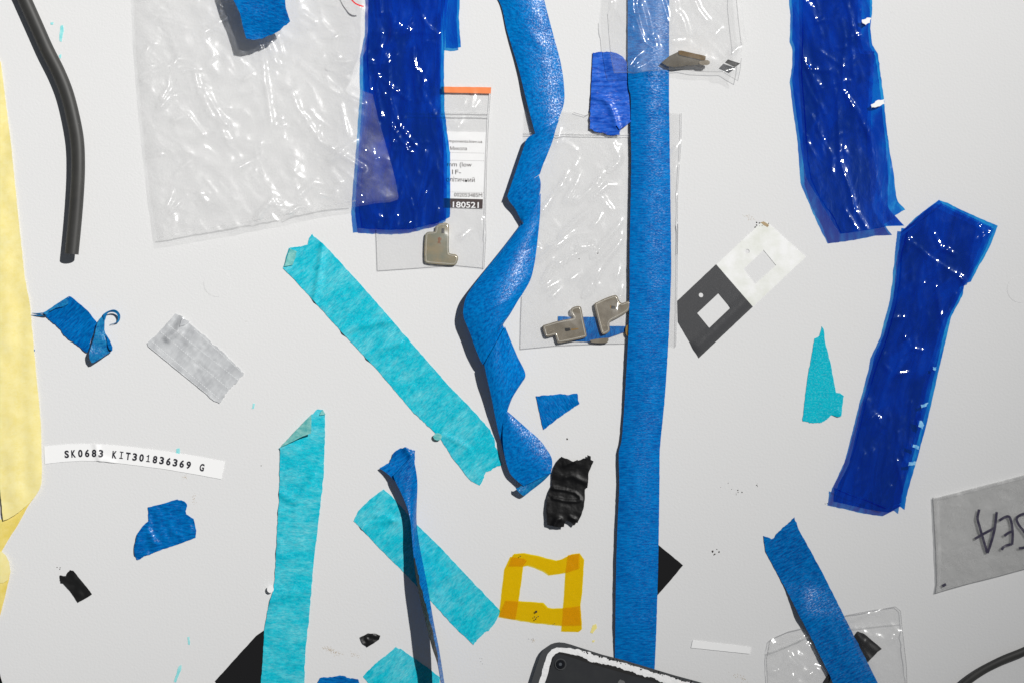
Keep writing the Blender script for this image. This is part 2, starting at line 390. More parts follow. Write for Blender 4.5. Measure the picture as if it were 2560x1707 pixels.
def amber_film(name):
    t = NT(name); nb = t.bump(t.noise(t.uv(3, 3), 1, 3, .5), .0005, .4)
    tr = t.n('ShaderNodeBsdfTransparent', {'Color': (1, .80, .012, 1)}); df = t.n('ShaderNodeBsdfDiffuse', {'Color': (.92, .60, .0, 1)})
    a = t.n('ShaderNodeMixShader', {0: .12, 1: tr.outputs[0], 2: df.outputs[0]}); gl = t.n('ShaderNodeBsdfGlossy', {'Roughness': .15, 'Normal': nb})
    return t.done(t.n('ShaderNodeMixShader', {0: t.n('ShaderNodeFresnel', {'IOR': 1.5, 'Normal': nb}).outputs[0], 1: a.outputs[0], 2: gl.outputs[0]}).outputs[0])
def table_mat():
    t = NT('powder coated tabletop'); v = t.obj(1)
    g = t.n('ShaderNodeTexNoise', {'Vector': v, 'Scale': 800.0, 'Detail': 3.0, 'Roughness': .6}).outputs[0]
    c = t.n('ShaderNodeTexNoise', {'Vector': v, 'Scale': 9.0, 'Detail': 5.0, 'Roughness': .6}).outputs[0]
    col = t.mix(c, (.735, .737, .74, 1), (.765, .765, .765, 1))
    d = t.ramp(t.n('ShaderNodeTexNoise', {'Vector': v, 'Scale': 160.0, 'Detail': 5.0, 'Roughness': .7}).outputs[0], [(.69, 0.0), (.80, .5)])
    col = t.mix(d, col, (.45, .40, .34, 1))
    return t.done(t.pbr(Base_Color=col, Roughness=.8, Specular_IOR_Level=.12, Normal=t.bump(g, .0003, .36)).outputs[0])

mBlue = crepe('blue crepe tape', alb(0, 68, 138), alb(0, 112, 184))
mBlueTwist = crepe('blue crepe tape glossy back', alb(0, 78, 150), alb(0, 120, 194), fib=(9, 14), rough=.36, spec=.28)
mBlueFibre = crepe('blue crepe tape fibrous', alb(0, 74, 148), alb(0, 116, 190), fib=(5, 26), rough=.36)
mBlueUnder = crepe('blue tape adhesive side', alb(0, 82, 145), alb(30, 125, 175), fib=(9, 12), rough=.5)
mUltra = crepe('ultramarine crepe tape', alb(12, 62, 160), alb(48, 104, 206), fib=(3, 14), rough=.4)
mTeal = crepe('teal crepe tape', alb(0, 160, 184), alb(22, 188, 206), haze=alb(150, 222, 226), fib=(7, 16), rough=.6, bump=.00008)
mTealUnder = crepe('teal tape adhesive side', alb(80, 165, 165), alb(135, 195, 190), fib=(7, 9), rough=.5)
mYellow = crepe('yellow masking tape', alb(226, 210, 132), alb(232, 218, 150), haze=alb(238, 228, 178), fib=(5, 5), rough=.6, stain=alb(212, 212, 170), hazes=(.34, .9))
mYellowUnder = crepe('yellow tape adhesive side', alb(218, 196, 96), alb(228, 208, 122), fib=(5, 5), rough=.5)
mFilm = film_blue('blue protective film', (.010, .32, .87, 1))
mFilmIn = film_blue('blue protective film inner layer', (.012, .33, .85, 1), .08)
mAmber = amber_film('amber polyimide film')
mRubber = plain('matt black rubber', (.036, .036, .035, 1), .55, bump=.00006, bsc=(6, 2), col2=(.048, .047, .044, 1))
mBlackTape = plain('black electrical tape', (.004, .004, .0045, 1), .42, spec=.25, bump=.00006, bsc=(20, 20))
mBlackPaper = plain('black felt sheet', (.008, .008, .009, 1), .8, bump=.0001, bsc=(30, 30), spec=.2)
mBlackGloss = plain('black scrap', (.006, .006, .006, 1), .4, bump=.00008, bsc=(5, 5))
mSteel = plain('tinned steel', (.50, .44, .35, 1), .27, .7, col2=(.36, .31, .24, 1), vs=(4, 4))
mPatina = plain('tinned steel with patina', (.56, .46, .29, 1), .27, .65, col2=(.38, .40, .31, 1), vs=(3, 3))
mRim = plain('bright metal rim', (.88, .82, .70, 1), .2, .6)
mPalePatch = plain('pale blue film patch', alb(150, 205, 235), .3, col2=alb(70, 150, 215), vs=(8, 8))  # pale blue colour of the small patches on the film
mCopper = plain('copper edge', (.50, .30, .10, 1), .32, .8)
mPaper = plain('white paper', alb(244, 242, 236), .6)
mInk = plain('black print', (.012, .012, .02, 1), .5)
mInkBrown = plain('dark brown print', (.035, .016, .014, 1), .5)
mMarker = plain('marker ink', (.035, .03, .06, 1), .4)
mOrange = plain('orange print band', alb(240, 132, 78), .35)
mRed = plain('red print', (.8, .01, .02, 1), .4)
mWhiteFoil = plain('white sticker', alb(232, 235, 232), .4, col2=alb(214, 216, 208), bump=.00003)
mGreyFoil = plain('dark grey sticker', (.045, .046, .050, 1), .42, bump=.00007, bsc=(60, 60), spec=.5)
mSilver = plain('silver cloth tape', alb(212, 214, 216), .32, .22, bump=.00018, bsc=(3, 30), col2=alb(184, 186, 189), vs=(1, 3))
mThread = plain('tape threads', alb(215, 217, 218), .5)
mBag = clear_film('milky polythene', haze=.03, hazev=.12, rough=.2, bumpd=.0005, uvs=(.8, .8), sheen=.5, gmin=.045, tint=(.99, .99, .99, 1), hazecol=(.97, .97, .97, 1))
mBagBack = clear_film('polythene back', haze=.015, rough=.3, bumpd=.0003, tint=(.985, .985, .985, 1))
mZip = clear_film('clear zip bag film', haze=.015, hazev=.04, rough=.15, bumpd=.0003, uvs=(1.0, .7), sheen=.3, gmin=.045, tint=(.985, .985, .985, 1), hazecol=(.97, .97, .97, 1))
mZipSeal = clear_film('zip seal', haze=.25, rough=.35, bumpd=.0002)
mGrey = clear_film('grey translucent bag', haze=.22, hazev=.16, rough=.3, bumpd=.0006, tint=(.93, .93, .93, 1), hazecol=(.66, .66, .65, 1), sheen=.4)
mAlu = plain('grey anodised shell', (.16, .165, .17, 1), .3, .7, bump=.00004)
mAdhesive = plain('white adhesive remains', alb(238, 238, 242), .6, bump=.0004, bsc=(8, 8))
mPanel = plain('slate back panel', (.030, .032, .036, 1), .38, .2, col2=(.04, .042, .045, 1))
mGap = plain('black gap', (.003, .003, .003, 1), .6)
mGlass = plain('lens glass', (.01, .011, .014, 1), .06)
mEdge = clear_film('bag edge', haze=.12, rough=.3, bumpd=.0001, tint=(.62, .62, .63, 1))
mEmblem = plain('grey emblem', (.3, .3, .3, 1), .3, .6)
mDirt = plain('dark crumbs', (.03, .022, .016, 1), .8)
mRust = plain('rusty dust', (.45, .34, .2, 1), .9)
mTealFleck = plain('teal paper fleck', alb(120, 205, 208), .7, col2=alb(170, 222, 222), vs=(8, 8))
mYellowFleck = plain('yellow residue', alb(225, 212, 130), .6)
mCap = table_mat(); mTable = mCap

# ------------------------------------------------------------------ the tabletop
def tabletop():
    me = bpy.data.meshes.new('tabletop'); bm = bmesh.new()
    bmesh.ops.create_cube(bm, size=1.0)
    for v in bm.verts: v.co = Vector((v.co.x * 1.5, v.co.y * 1.1, v.co.z * .02 - .01))
    bm.to_mesh(me); bm.free(); o = bpy.data.objects.new('tabletop', me); COL.objects.link(o); o['kind'] = 'structure'; me.materials.append(mTable)
tabletop()
def circle(cx, cy, r, n=40): return [(cx + r * math.cos(i / n * 2 * math.pi), cy + r * math.sin(i / n * 2 * math.pi)) for i in range(n)]
for cx, cy, r, lab in ((543, 708, 34, 'round grey screw cover sticker set on bare tabletop beside the silver tape'), (2552, 723, 34, 'round pale screw cover sticker cut off by the picture edge beside dark blue film')):
    tag(plate('screw_cover', circle(cx, cy, r), mTable, z0=-.5, th=1.0, bev=.3), lab, 'cover sticker', 'round screw covers')

# ------------------------------------------------------------------ rubber tube and cable
mb = MB(); p = A([(92, -90), (120, -40), (146, 18), (205, 150), (262, 278), (327, 408), (375, 530), (413, 680), (433, 805), (437, 950), (430, 1100), (418, 1250), (401, 1424)])
tube(mb, [(x, y, 18 + 12 * float(sstep((y - 150) / 330))) for x, y in p], 17.6, bore=9)
o = mb.build('rubber_tube', mRubber); tag(o, 'matt black rubber tube curving down to a cut hollow end', 'tube')
mb = MB(); tube(mb, [(x, y, 15) for x, y in M([(2150, 1268), (2007, 1340), (1850, 1404), (1700, 1482), (1580, 1570), (1490, 1670), (1440, 1760)])], 11.0, bore=5)
o = mb.build('black_cable', mRubber); tag(o, 'thin black cable arching through the corner beside the black scrap bag', 'cable')

# ------------------------------------------------------------------ yellow tape at the picture edge
yt = thing('masking_tape', 40, 800, 'wide yellow paper masking tape with curled lower end at the table edge', 'tape')
yo = [(-90, 60), (2, 156), (27, 357), (45, 536), (62, 696), (75, 763), (86, 886), (96, 988), (102, 1057), (105, 1171)] + Q([(300, 60), (298, 130), (282, 180), (268, 205), (240, 245), (180, 305), (110, 360), (60, 390), (22, 402), (0, 180)]) + [(-90, 1180)]
yz = lambda x, y: 3 + 5 * sstep((y - 950) / 250) + 2.5 * pn(x / 40, y / 60, 3) + 2 * pn(x / 34, y / 260, 13) + 2 - 4 * sstep((x - 60) / 50) * sstep((y - 1000) / 200)
sheet('tape_strip', yo, mYellow, yt, z=yz, th=1.2, res=11, rough=.7, along=(.1, 1))
sheet('curled_underside', Q([(268, 206), (200, 300), (130, 430), (60, 540), (12, 622)]) + [(-90, 1480), (-90, 1290)] + Q([(20, 396), (60, 385), (110, 354), (180, 298), (238, 240)]), mYellowUnder, yt, z=lambda x, y: 2.5 + 0 * x, th=1.0, res=10, rough=.4, along=(1, .8))
mb = MB(); add_sheet(mb, Q([(12, 624), (40, 650), (66, 700), (76, 770), (55, 830), (20, 850), (0, 850)]) + [(-90, 1460), (-90, 1390)], z=lambda x, y: 8 - 4 * ((y - 1420) / 60) ** 2 + 0 * x, th=1, res=7, along=(1, .5))
mb.build('curled_lobe', mYellow, yt)
sheet('tape_tail', Q([(74, 782), (40, 930), (2, 1078)]) + [(-90, 1640), (-90, 1440)] + Q([(20, 846), (56, 826)]), mYellowUnder, yt, z=lambda x, y: 5 + 0 * x, th=1, res=9, along=(.2, 1))
o = sheet('dark_strip', Q([(0, 1500), (8, 1535), (18, 1568), (28, 1640)]) + [(-60, 1740), (-60, 1660)], mBlackTape, z=3, th=1.5); tag(o, 'sliver of dark tape under the yellow tape in the picture corner', 'tape')

# ------------------------------------------------------------------ large milky bag
bagw = [B(q) for q in ([(440, 420), (470, 560), (530, 680), (640, 745)], [(500, 530), (560, 640), (632, 742)], [(835, 270), (860, 480), (900, 735)], [(880, 270), (930, 380)],
        [(1020, 550), (1060, 650), (1190, 840), (1440, 1000)], [(1070, 380), (1180, 480), (1280, 550), (1440, 620)], [(130, 460), (320, 380), (340, 350), (440, 360)], [(320, 720), (400, 680)],
        [(250, 120), (420, 170), (500, 175)], [(1220, 20), (1420, 45)], [(700, 1000), (830, 930)], [(820, 1290), (905, 1180), (965, 1265)], [(1060, 1170), (1150, 1080), (1230, 1100)],
        [(590, 740), (655, 880)], [(330, 1050), (350, 1010)], [(500, 200), (600, 130), (655, 95)], [(500, 230), (560, 330), (520, 380)], [(1250, 950), (1400, 830)], [(1250, 1010), (1310, 1090)],
        [(1090, 80), (1160, 130)], [(1310, 620), (1350, 800)], [(240, 640), (300, 570), (380, 560)], [(470, 1150), (510, 1200)], [(410, 690), (490, 800)], [(1180, 1150), (1280, 1170), (1290, 1090)])]
bagx = scatter_wrinkles((345, 0, 900, 560), 42, 58, 32, (18, 75), (1.6, 4.2), 5) + scatter_wrinkles((345, 0, 930, 540), 20, -25, 30, (15, 60), (1.5, 3.0), 6)
def bagz(x, y):
    z = 20 + 14 * sstep((x - 800) / 110) - 4 * sstep((330 - x) / -30) * 0
    k = sstep(pn(x / 110, y / 110, 71) * 1.2 + .45)
    z = z + crinkle(x, y, 100, 5.5, 11, .9, 1.5) + (.3 + 1.5 * k) * crinkle(x, y, 44, 1.5, 17, .6, 2.0) + (.1 + k) * crinkle(x, y, 19, .8, 23, .9, 1.7) + 3 * pn(x / 120, y / 120, 31)
    for i, q in enumerate(bagw): z = z + wrinkle(x, y, q, 7.5 if i < 8 else 5.6, 7.6)
    for q, h in bagx: z = z + wrinkle(x, y, q, h, 4.6)
    edge = np.minimum((x - 332 - y * .07) / 60, (640 - .19 * (x - 380) - y) / 60)
    return 8 + (z - 8) * sstep(edge + .35)
bt = thing('plastic_bag', 640, 300, 'large milky crinkled plastic bag lying partly over the dark blue film', 'bag')
bo = [(326, -50)] + B([(77, 0), (88, 300), (110, 560), (142, 900), (180, 1200), (222, 1452), (700, 1375), (1000, 1315), (1400, 1230), (1520, 1208)]) + Cc([(300, 1135), (345, 1120), (350, 1105), (330, 1000), (290, 850), (240, 680), (205, 530), (150, 510), (85, 470), (115, 420), (150, 320), (168, 280), (178, 180), (180, 0)]) + [(922, -50)]
sheet('front_film', bo, mBag, bt, z=bagz, th=0, res=4.4, rough=.6, along=(.5, -.8), seed=3)
sheet('back_film', [(x * .985 + 9, y * .985 + 3) for x, y in bo], mBagBack, bt, z=lambda x, y: 3 + 27 * sstep((x - 800) / 110), th=0, res=16, rough=.4, seed=5)
sheet('edge_seam', B([(232, 1405), (700, 1325), (980, 1272), (1400, 1188), (1400, 1196), (980, 1281), (700, 1334), (232, 1414)]), mZipSeal, bt, z=lambda x, y: bagz(x, y) + 1, th=0, res=5)
mb = MB(); add_stroke(mb, B([(1340, -70), (1365, -15), (1395, 20), (1430, 36), (1450, 40)]), 3.2, lambda x, y: float(bagz(np.array([x]), np.array([y]))[0]) + 2.5)
mb.build('printed_red_mark', mRed, bt)
o = sheet('tape_strip', B([(640, -120), (672, 0), (710, 75), (735, 180), (750, 232), (800, 238), (850, 228), (930, 195), (1010, 130), (985, 50), (965, -120)]), mBlue, z=lambda x, y: 72 + .05 * (95 - y) + 4 * pn(x / 60, y / 60, 9), th=1, res=8, torn=(4, 5, 6, 7), tear=2.2, along=(-.2, 1))
tag(o, 'blue tape end hanging raised above the large milky bag', 'tape')

# ------------------------------------------------------------------ dark blue film strips
def film_strip(name, label, group, back, front, zb, gap, ang, seed, ridges=(), extra=(), amp=1.0):
    l = math.cos(ang), math.sin(ang); bx = [f(p[i] for p in back) for f, i in ((min, 0), (min, 1), (max, 0), (max, 1))]
    sw = scatter_wrinkles(bx, 40, math.degrees(ang), 24, (30, 170), (1.2, 2.8), seed) + scatter_wrinkles(bx, 16, math.degrees(ang) + 70, 25, (25, 110), (1.2, 2.6), seed + 1)
    xs = [p[0] for p in back]; ys = [p[1] for p in back]
    t = thing(name, sum(xs) / len(xs), sum(ys) / len(ys), label, 'film strip', group)
    def cr(x, y, s):
        am = amp(x, y) if callable(amp) else amp
        z = am * crinkle(x, y, 52, 2.4, seed + s, ang, 2.8) + am * crinkle(x, y, 22, .6, seed + s + 7, ang + .5, 2.2)
        for q, h in sw: z = z + ridge(x, y, q, h * am, 4.4)
        for q, h in ridges: z = z + .62 * h * np.exp(-segdist(x, y, q) / 4.2)
        return z
    sheet('lower_layer', back, mFilm, t, z=lambda x, y: zb(x, y) + .5 * cr(x, y, 0), th=0, res=6, rough=.8, along=l, seed=seed)
    sheet('upper_layer', front, mFilmIn, t, z=lambda x, y: zb(x, y) + gap + cr(x, y, 0), th=0, res=4.5, rough=.8, along=l, seed=seed + 1)
    for nm, ol, dz in extra:
        sheet(nm, ol, mFilm, t, z=lambda x, y, dz=dz: zb(x, y) + dz + .6 * cr(x, y, 3), th=0, res=5, rough=.6, along=l, seed=seed + 2)
    return t
film_strip('film_strip', 'dark blue film strip stuck over the zip bag with the paper label', 'dark blue film strips',
    Cc([(178, -90), (182, 0), (178, 180), (150, 310), (152, 500), (130, 800), (106, 1180), (118, 1280), (300, 1290), (430, 1284), (570, 1250), (637, 1218), (640, 1200), (640, 860), (628, 780), (608, 620), (605, 350), (613, 100), (640, -90)]),
    Cc([(184, -90), (188, 180), (178, 310), (186, 500), (165, 800), (134, 1180), (150, 1276), (300, 1284), (430, 1278), (560, 1246), (612, 1225), (608, 1200), (606, 860), (598, 780), (582, 620), (580, 350), (590, 100), (608, -90)]),
    lambda x, y: 15 + 4 * sstep((y - 350) / 150) + 0 * x, 5, math.pi / 2, 41,
    [(Cc([(290, 320), (300, 480), (315, 600), (312, 760), (300, 800)]), 6), (Cc([(410, 330), (440, 450), (455, 560)]), 5), (Cc([(180, 175), (330, 190), (420, 185), (520, 180)]), 4), (Cc([(310, 800), (400, 805), (520, 800)]), 4), (Cc([(570, 650), (580, 700), (615, 720)]), 4), (Cc([(240, 1180), (235, 1270)]), 4), (Cc([(380, 1250), (300, 1290)]), 4), (Cc([(470, 400), (500, 490)]), 5), (Cc([(200, 510), (290, 490)]), 4), (Cc([(430, 850), (380, 840), (340, 850)]), 4)],
    [('side_flap', Cc([(600, -90), (695, -90), (693, 40), (688, 100), (700, 266), (655, 274), (615, 270)]), -4)], amp=1.35)
film_strip('film_strip', 'dark blue film strip with lifted forked lower end and a free shadow', 'dark blue film strips',
    E([(180, -90), (187, 0), (195, 80), (190, 240), (205, 280), (205, 380), (190, 480), (205, 600), (230, 780), (255, 960), (275, 1060), (310, 1120), (400, 1270), (475, 1390), (550, 1380), (640, 1368), (760, 1345), (857, 1342), (800, 1282), (863, 1247), (820, 1200), (808, 1160), (795, 1030), (770, 900), (750, 740), (738, 600), (715, 430), (700, 320), (668, 270), (655, 170), (667, 60), (668, -90)]),
    E([(250, -90), (258, 200), (250, 430), (270, 700), (288, 960), (305, 1060), (360, 1180), (440, 1290), (486, 1385), (550, 1376), (640, 1364), (760, 1340), (848, 1338), (790, 1270), (740, 1210), (715, 1160), (690, 1010), (665, 890), (658, 800), (660, 680), (672, 480), (680, 306), (618, 302), (600, 250), (606, -90)]),
    lambda x, y: 9 + 40 * sstep((y - 330) / 290) + 0 * x, 4, 1.45, 61,
    [(E([(490, 350), (495, 480), (460, 600), (465, 760), (475, 960), (540, 1150), (556, 1240)]), 5), (E([(440, 510), (445, 570)]), 4), (E([(555, 650), (530, 690)]), 4), (E([(250, 190), (300, 140), (405, 120)]), 3.5), (E([(365, 860), (375, 920)]), 4), (E([(500, 880), (510, 910)]), 4), (E([(760, 980), (785, 1030)]), 4), (E([(430, 940), (425, 1020)]), 4), (E([(500, 1240), (580, 1370)]), 4), (E([(560, 1240), (640, 1368)]), 4), (E([(520, 230), (600, 210)]), 4)], amp=lambda x, y: .75 - .62 * sstep((y - 340) / 80))
ft2_ = [o for o in bpy.data.objects if o.name.startswith('film_strip')][-1]
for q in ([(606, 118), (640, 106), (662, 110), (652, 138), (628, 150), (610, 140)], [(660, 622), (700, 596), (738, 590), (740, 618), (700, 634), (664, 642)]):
    sheet('pale_patch', E(q), mPaper, ft2_, z=lambda x, y: 15.5 + 40 * sstep((y - 330) / 290), th=.3, res=5, rough=1.6, torn=tuple(range(6)), tear=2.0)  # small ragged white sheets laid over the film
ft = film_strip('film_strip', 'dark blue film strip with folded top corner and flared torn top end', 'dark blue film strips',
    I([(1140, 165), (1290, 38), (1330, 50), (1355, 65), (1430, 100), (1558, 155), (1530, 230), (1490, 310), (1470, 340), (1435, 410), (1405, 420), (1398, 470), (1345, 570), (1320, 680), (1280, 850), (1235, 1050), (1195, 1200), (1165, 1300), (1140, 1390), (1133, 1447), (1110, 1432), (1060, 1458), (960, 1443), (900, 1428), (808, 1408), (830, 1330), (880, 1240), (900, 1150), (945, 950), (985, 800), (995, 745), (1040, 650), (1078, 500), (1095, 400), (1105, 280), (1118, 165)]),
    I([(1150, 180), (1300, 52), (1420, 108), (1530, 160), (1505, 230), (1470, 310), (1420, 400), (1385, 470), (1335, 570), (1300, 680), (1245, 850), (1200, 1050), (1160, 1200), (1135, 1300), (1118, 1415), (1050, 1438), (960, 1400), (900, 1380), (830, 1350), (850, 1300), (905, 1180), (960, 950), (1005, 800), (1060, 650), (1100, 500), (1115, 400), (1122, 280)]),
    lambda x, y: 14 + 9 * sstep((y - 950) / 250) + 0 * x, 5, 1.8, 83,
    [(I([(1205, 530), (1180, 600), (1170, 680)]), 5), (I([(1260, 265), (1340, 265)]), 4), (I([(1115, 770), (1085, 840)]), 4), (I([(950, 1190), (940, 1230)]), 5), (I([(990, 1175), (975, 1240)]), 5), (I([(1245, 950), (1190, 1050), (1220, 1090)]), 5), (I([(1150, 220), (1250, 300), (1400, 400)]), 4), (I([(1180, 700), (1100, 830)]), 4), (I([(1040, 900), (990, 1100)]), 3), (I([(1000, 950), (950, 1150)]), 3), (I([(1240, 560), (1230, 600)]), 4)],
    [('folded_corner', I([(1140, 168), (1215, 92), (1290, 36), (1308, 58), (1240, 110), (1180, 145)]), 12), ('torn_end', I([(812, 1345), (900, 1385), (960, 1405), (1050, 1440), (1118, 1420), (1110, 1434), (1060, 1459), (960, 1444), (900, 1429), (808, 1409)]), -3)], amp=1.3)

def rim(t, p, z, w=2.6, d=2.2):
    ar = sum(p[i - 1][0] * p[i][1] - p[i][0] * p[i - 1][1] for i in range(len(p))); sg = 1 if ar > 0 else -1; q = []
    for i in range(len(p)):
        a, b = p[i - 1], p[(i + 1) % len(p)]; l = math.hypot(b[0] - a[0], b[1] - a[1]) + 1e-6
        q.append((p[i][0] - sg * (b[1] - a[1]) / l * d, p[i][1] + sg * (b[0] - a[0]) / l * d))
    q.append(q[0]); mb = MB()
    n = len(q); tg = [(q[(i + 1) % (n - 1)][0] - q[i - 1 if i else n - 2][0], q[(i + 1) % (n - 1)][1] - q[i - 1 if i else n - 2][1]) for i in range(n)]
    rows = []
    for (x, y), (tx, ty) in zip(q, tg):
        l = math.hypot(tx, ty) + 1e-6; rows.append([(x - ty / l * k * w / 2, y + tx / l * k * w / 2, z + h) for k, h in ((-1, -.1), (-.5, .7), (0, 1.0), (.5, .7), (1, -.1))])
    mb.add([v for row in rows for v in row], [[i * 5 + j, i * 5 + j + 1, i * 5 + j + 6, i * 5 + j + 5] for i in range(n - 1) for j in range(4)], [(0, 0)] * (5 * n))
    mb.build('raised_rim', mRim, t)
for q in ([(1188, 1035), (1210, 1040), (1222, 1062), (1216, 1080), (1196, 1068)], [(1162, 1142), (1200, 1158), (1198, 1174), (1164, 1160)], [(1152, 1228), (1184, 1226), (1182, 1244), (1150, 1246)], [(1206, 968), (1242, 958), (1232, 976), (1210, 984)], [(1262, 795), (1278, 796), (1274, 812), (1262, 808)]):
    sheet('pale_patch', I(q), mPalePatch, ft, z=lambda x, y: 20 + 9 * sstep((y - 950) / 250) + 0 * x, th=.4, res=5, rough=1.4, torn=tuple(range(5)), tear=1.6)  # small ragged pale blue sheets laid over the film
# ------------------------------------------------------------------ small zip bag with label and plate
def zz(base, cx, cy, rx, ry, h, seed, amp=1.6, rid=()):
    def f(x, y):
        z = base + bump2(x, y, cx, cy, rx, ry, h) + (.4 + .9 * sstep(pn(x / 60, y / 60, seed + 9) + .5)) * crinkle(x, y, 46, amp, seed, .8, 2.2) + crinkle(x, y, 21, amp * .16, seed + 3, .9, 1.8)
        for q, hh in rid: z = z + wrinkle(x, y, q, hh * 1.2, 7)
        return z
    return f
zt = thing('zip_bag', 1070, 470, 'small clear zip bag with orange top band and printed paper label', 'bag', 'clear zip bags')
zo = Cc([(395, 484), (868, 491), (857, 640), (852, 740), (845, 900), (838, 1200), (840, 1330), (828, 1506), (660, 1488), (232, 1519), (222, 1290), (300, 1000), (370, 700)])
fz = zz(7, 1092, 610, 45, 55, 11, 21, 1.3, [(Cc([(735, 540), (715, 590)]), 4), (Cc([(770, 530), (755, 600)]), 4), (Cc([(800, 560), (780, 610)]), 4), (Cc([(705, 670), (690, 715)]), 4), (Cc([(810, 1230), (835, 1330)]), 5), (Cc([(700, 1330), (760, 1280)]), 4), (Cc([(660, 680), (680, 720)]), 4)])
sheet('back_film', zo, mBagBack, zt, z=1.0, th=0, res=14, rough=.5, seed=7)
sheet('front_film', zo, mZip, zt, z=fz, th=0, res=5, rough=.5, seed=8)
sheet('orange_band', Cc([(590, 487), (869, 491), (867, 526), (590, 520)]), mOrange, zt, z=lambda x, y: fz(x, y) + 1.0, th=.3, res=8, rough=.3)
for dy, nm in ((0, 'zip_seal'), (20, 'zip_seal')):
    sheet(nm, Cc([(395, 626 + dy), (858, 630 + dy), (858, 638 + dy), (395, 634 + dy)]), mZipSeal, zt, z=lambda x, y: fz(x, y) + 1.5, th=.8, res=5, rough=.2)
lt = thing('paper_label', 1130, 430, 'white printed paper label inside the small zip bag', 'label')
sheet('label_paper', Cc([(600, 737), (838, 743), (822, 1171), (600, 1164)]), mPaper, lt, z=2.6, th=.8, res=20, rough=.2)
sheet('date_band', Cc([(602, 1112), (823, 1118), (821, 1170), (602, 1163)]), mInkBrown, lt, z=2.9, th=.2, res=20, rough=0)
mb = MB(); al = .022
def ct(s, xr, yb, cap, w, **k):
    (x, y), = Cc([(xr, yb)]); add_text(mb, s, x, y, cap / 2.241, 3.1, al, 'R', w / 2.241, **k)
ct('mponents.kiev.ua', 820, 803, 17, 187); ct('Микола', 733, 844, 20, 93)
ct('mm (low', 760, 936, 26, 138); ct('1F-', 700, 978, 26, 50); ct('олітичний', 777, 1022, 26, 160); ct('002053485M', 819, 1106, 22, 158)
for yy in (858, 901, 1079):
    for k in range(20):
        (x, y), = Cc([(640 + k * 9.7, yy + (k - 10) * .2)]); add_stroke(mb, [(x, y), (x + 1.7, y + .03)], .9, 3.1)
mb.build('printed_lettering', mInkBrown, lt)
mb = MB(); ct('180521', 800, 1166, 33, 146, bold=.018); mb.build('date_lettering', mPaper, lt)
st = thing('shield_plate', 1090, 612, 'L shaped patinated metal plate in the zip bag below the dark film', 'metal plate', 'metal shield plates')
plate('plate_body', chaikin(Cc([(564, 1262), (626, 1250), (630, 1290), (626, 1418), (642, 1428), (672, 1430), (681, 1446), (672, 1478), (655, 1484), (580, 1478), (508, 1472), (498, 1458), (502, 1320), (513, 1304), (552, 1304), (560, 1300)]), 1), mPatina, st, z0=2, th=8, bev=2.0)
rim(st, chaikin(Cc([(564, 1262), (626, 1250), (630, 1290), (626, 1418), (642, 1428), (672, 1430), (681, 1446), (672, 1478), (655, 1484), (580, 1478), (508, 1472), (498, 1458), (502, 1320), (513, 1304), (552, 1304), (560, 1300)]), 1), 10.1, 2.2, 1.8)
sheet('contact_hole', Cc([(592, 1280), (608, 1280), (606, 1308), (590, 1308)]), mGap, st, z=10.3, th=.2, res=10, rough=0)
sheet('rust_spot', Cc([(570, 1335), (582, 1328), (592, 1340), (582, 1355), (590, 1370), (578, 1362), (568, 1366), (574, 1350)]), plain('rust spot', (.2, .07, .02, 1), .7), st, z=10.3, th=.2, res=10, rough=.6)

# ------------------------------------------------------------------ twisted tape
mb = MB()
add_loft(mb, [(1184, -60)] + R([(138, 0), (205, 240), (290, 520), (345, 740), (400, 950), (418, 1012)]), D([(515, -120), (540, 0), (600, 230), (640, 380), (661, 520), (660, 640), (612, 770)]), [4, 5, 7, 11, 17, 22], [1, 1, 1, 1, 4, 18], [9, 9, 9, 8, 6, 3], 80, 18, noise=1.0)
add_loft(mb, R([(424, 1008), (385, 1022), (352, 1050), (338, 1085), (300, 1200), (250, 1350), (203, 1487)]), D([(632, 735), (612, 790), (590, 870), (555, 960), (530, 1020), (514, 1068)]), [24, 26, 28, 28, 28], [28, 30, 30, 30, 30], 5, 50, 14, noise=1.2, seed=2)
add_loft(mb, R([(205, 1478), (222, 1520)]) + D([(362, 1280), (385, 1325), (408, 1372)]), D([(508, 1075), (519, 1125), (512, 1190), (480, 1270), (414, 1372)]), [26, 22, 16], [30, 28, 22], 3, 40, 14, noise=1.0, seed=3)
add_loft(mb, D([(404, 1366), (330, 1465), (250, 1568)]) + H([(180, 312), (112, 408), (90, 480), (91, 540)]) + U([(75, 250), (110, 350), (160, 470), (188, 508), (206, 570)]),
         D([(519, 1185), (514, 1330), (492, 1540)]) + H([(492, 262), (472, 330), (430, 404)]) + U([(450, 0), (385, 110), (333, 188), (338, 215), (330, 290)]), [8, 12, 22, 36, 44, 44, 36], [10, 10, 12, 22, 34, 38, 32], [3, 8, 14, 18, 18, 15, 8], 110, 22, noise=.6, seed=4)
add_loft(mb, U([(186, 492), (205, 590), (240, 740), (265, 870), (290, 990), (315, 1090), (336, 1185)]), U([(346, 205), (385, 300), (440, 430), (503, 576), (440, 668), (385, 750), (347, 846)]), [48, 46, 40, 34, 26, 18, 6], [42, 22, 8, 5, 10, 18, 22], [7, 16, 20, 18, 14, 9, 4], 96, 20, noise=.6, seed=5)
add_loft(mb, U([(346, 846), (331, 950), (328, 1060), (340, 1180), (380, 1320), (440, 1387), (490, 1428)]), U([(350, 842), (430, 910), (520, 990), (600, 1060), (650, 1120), (700, 1200), (709, 1265), (697, 1326)]), [30, 30, 29, 27, 24, 22, 22], [30, 26, 22, 20, 20, 22, 24], [1, 4, 6, 6, 5, 3], 80, 18, noise=1.5, seed=6)
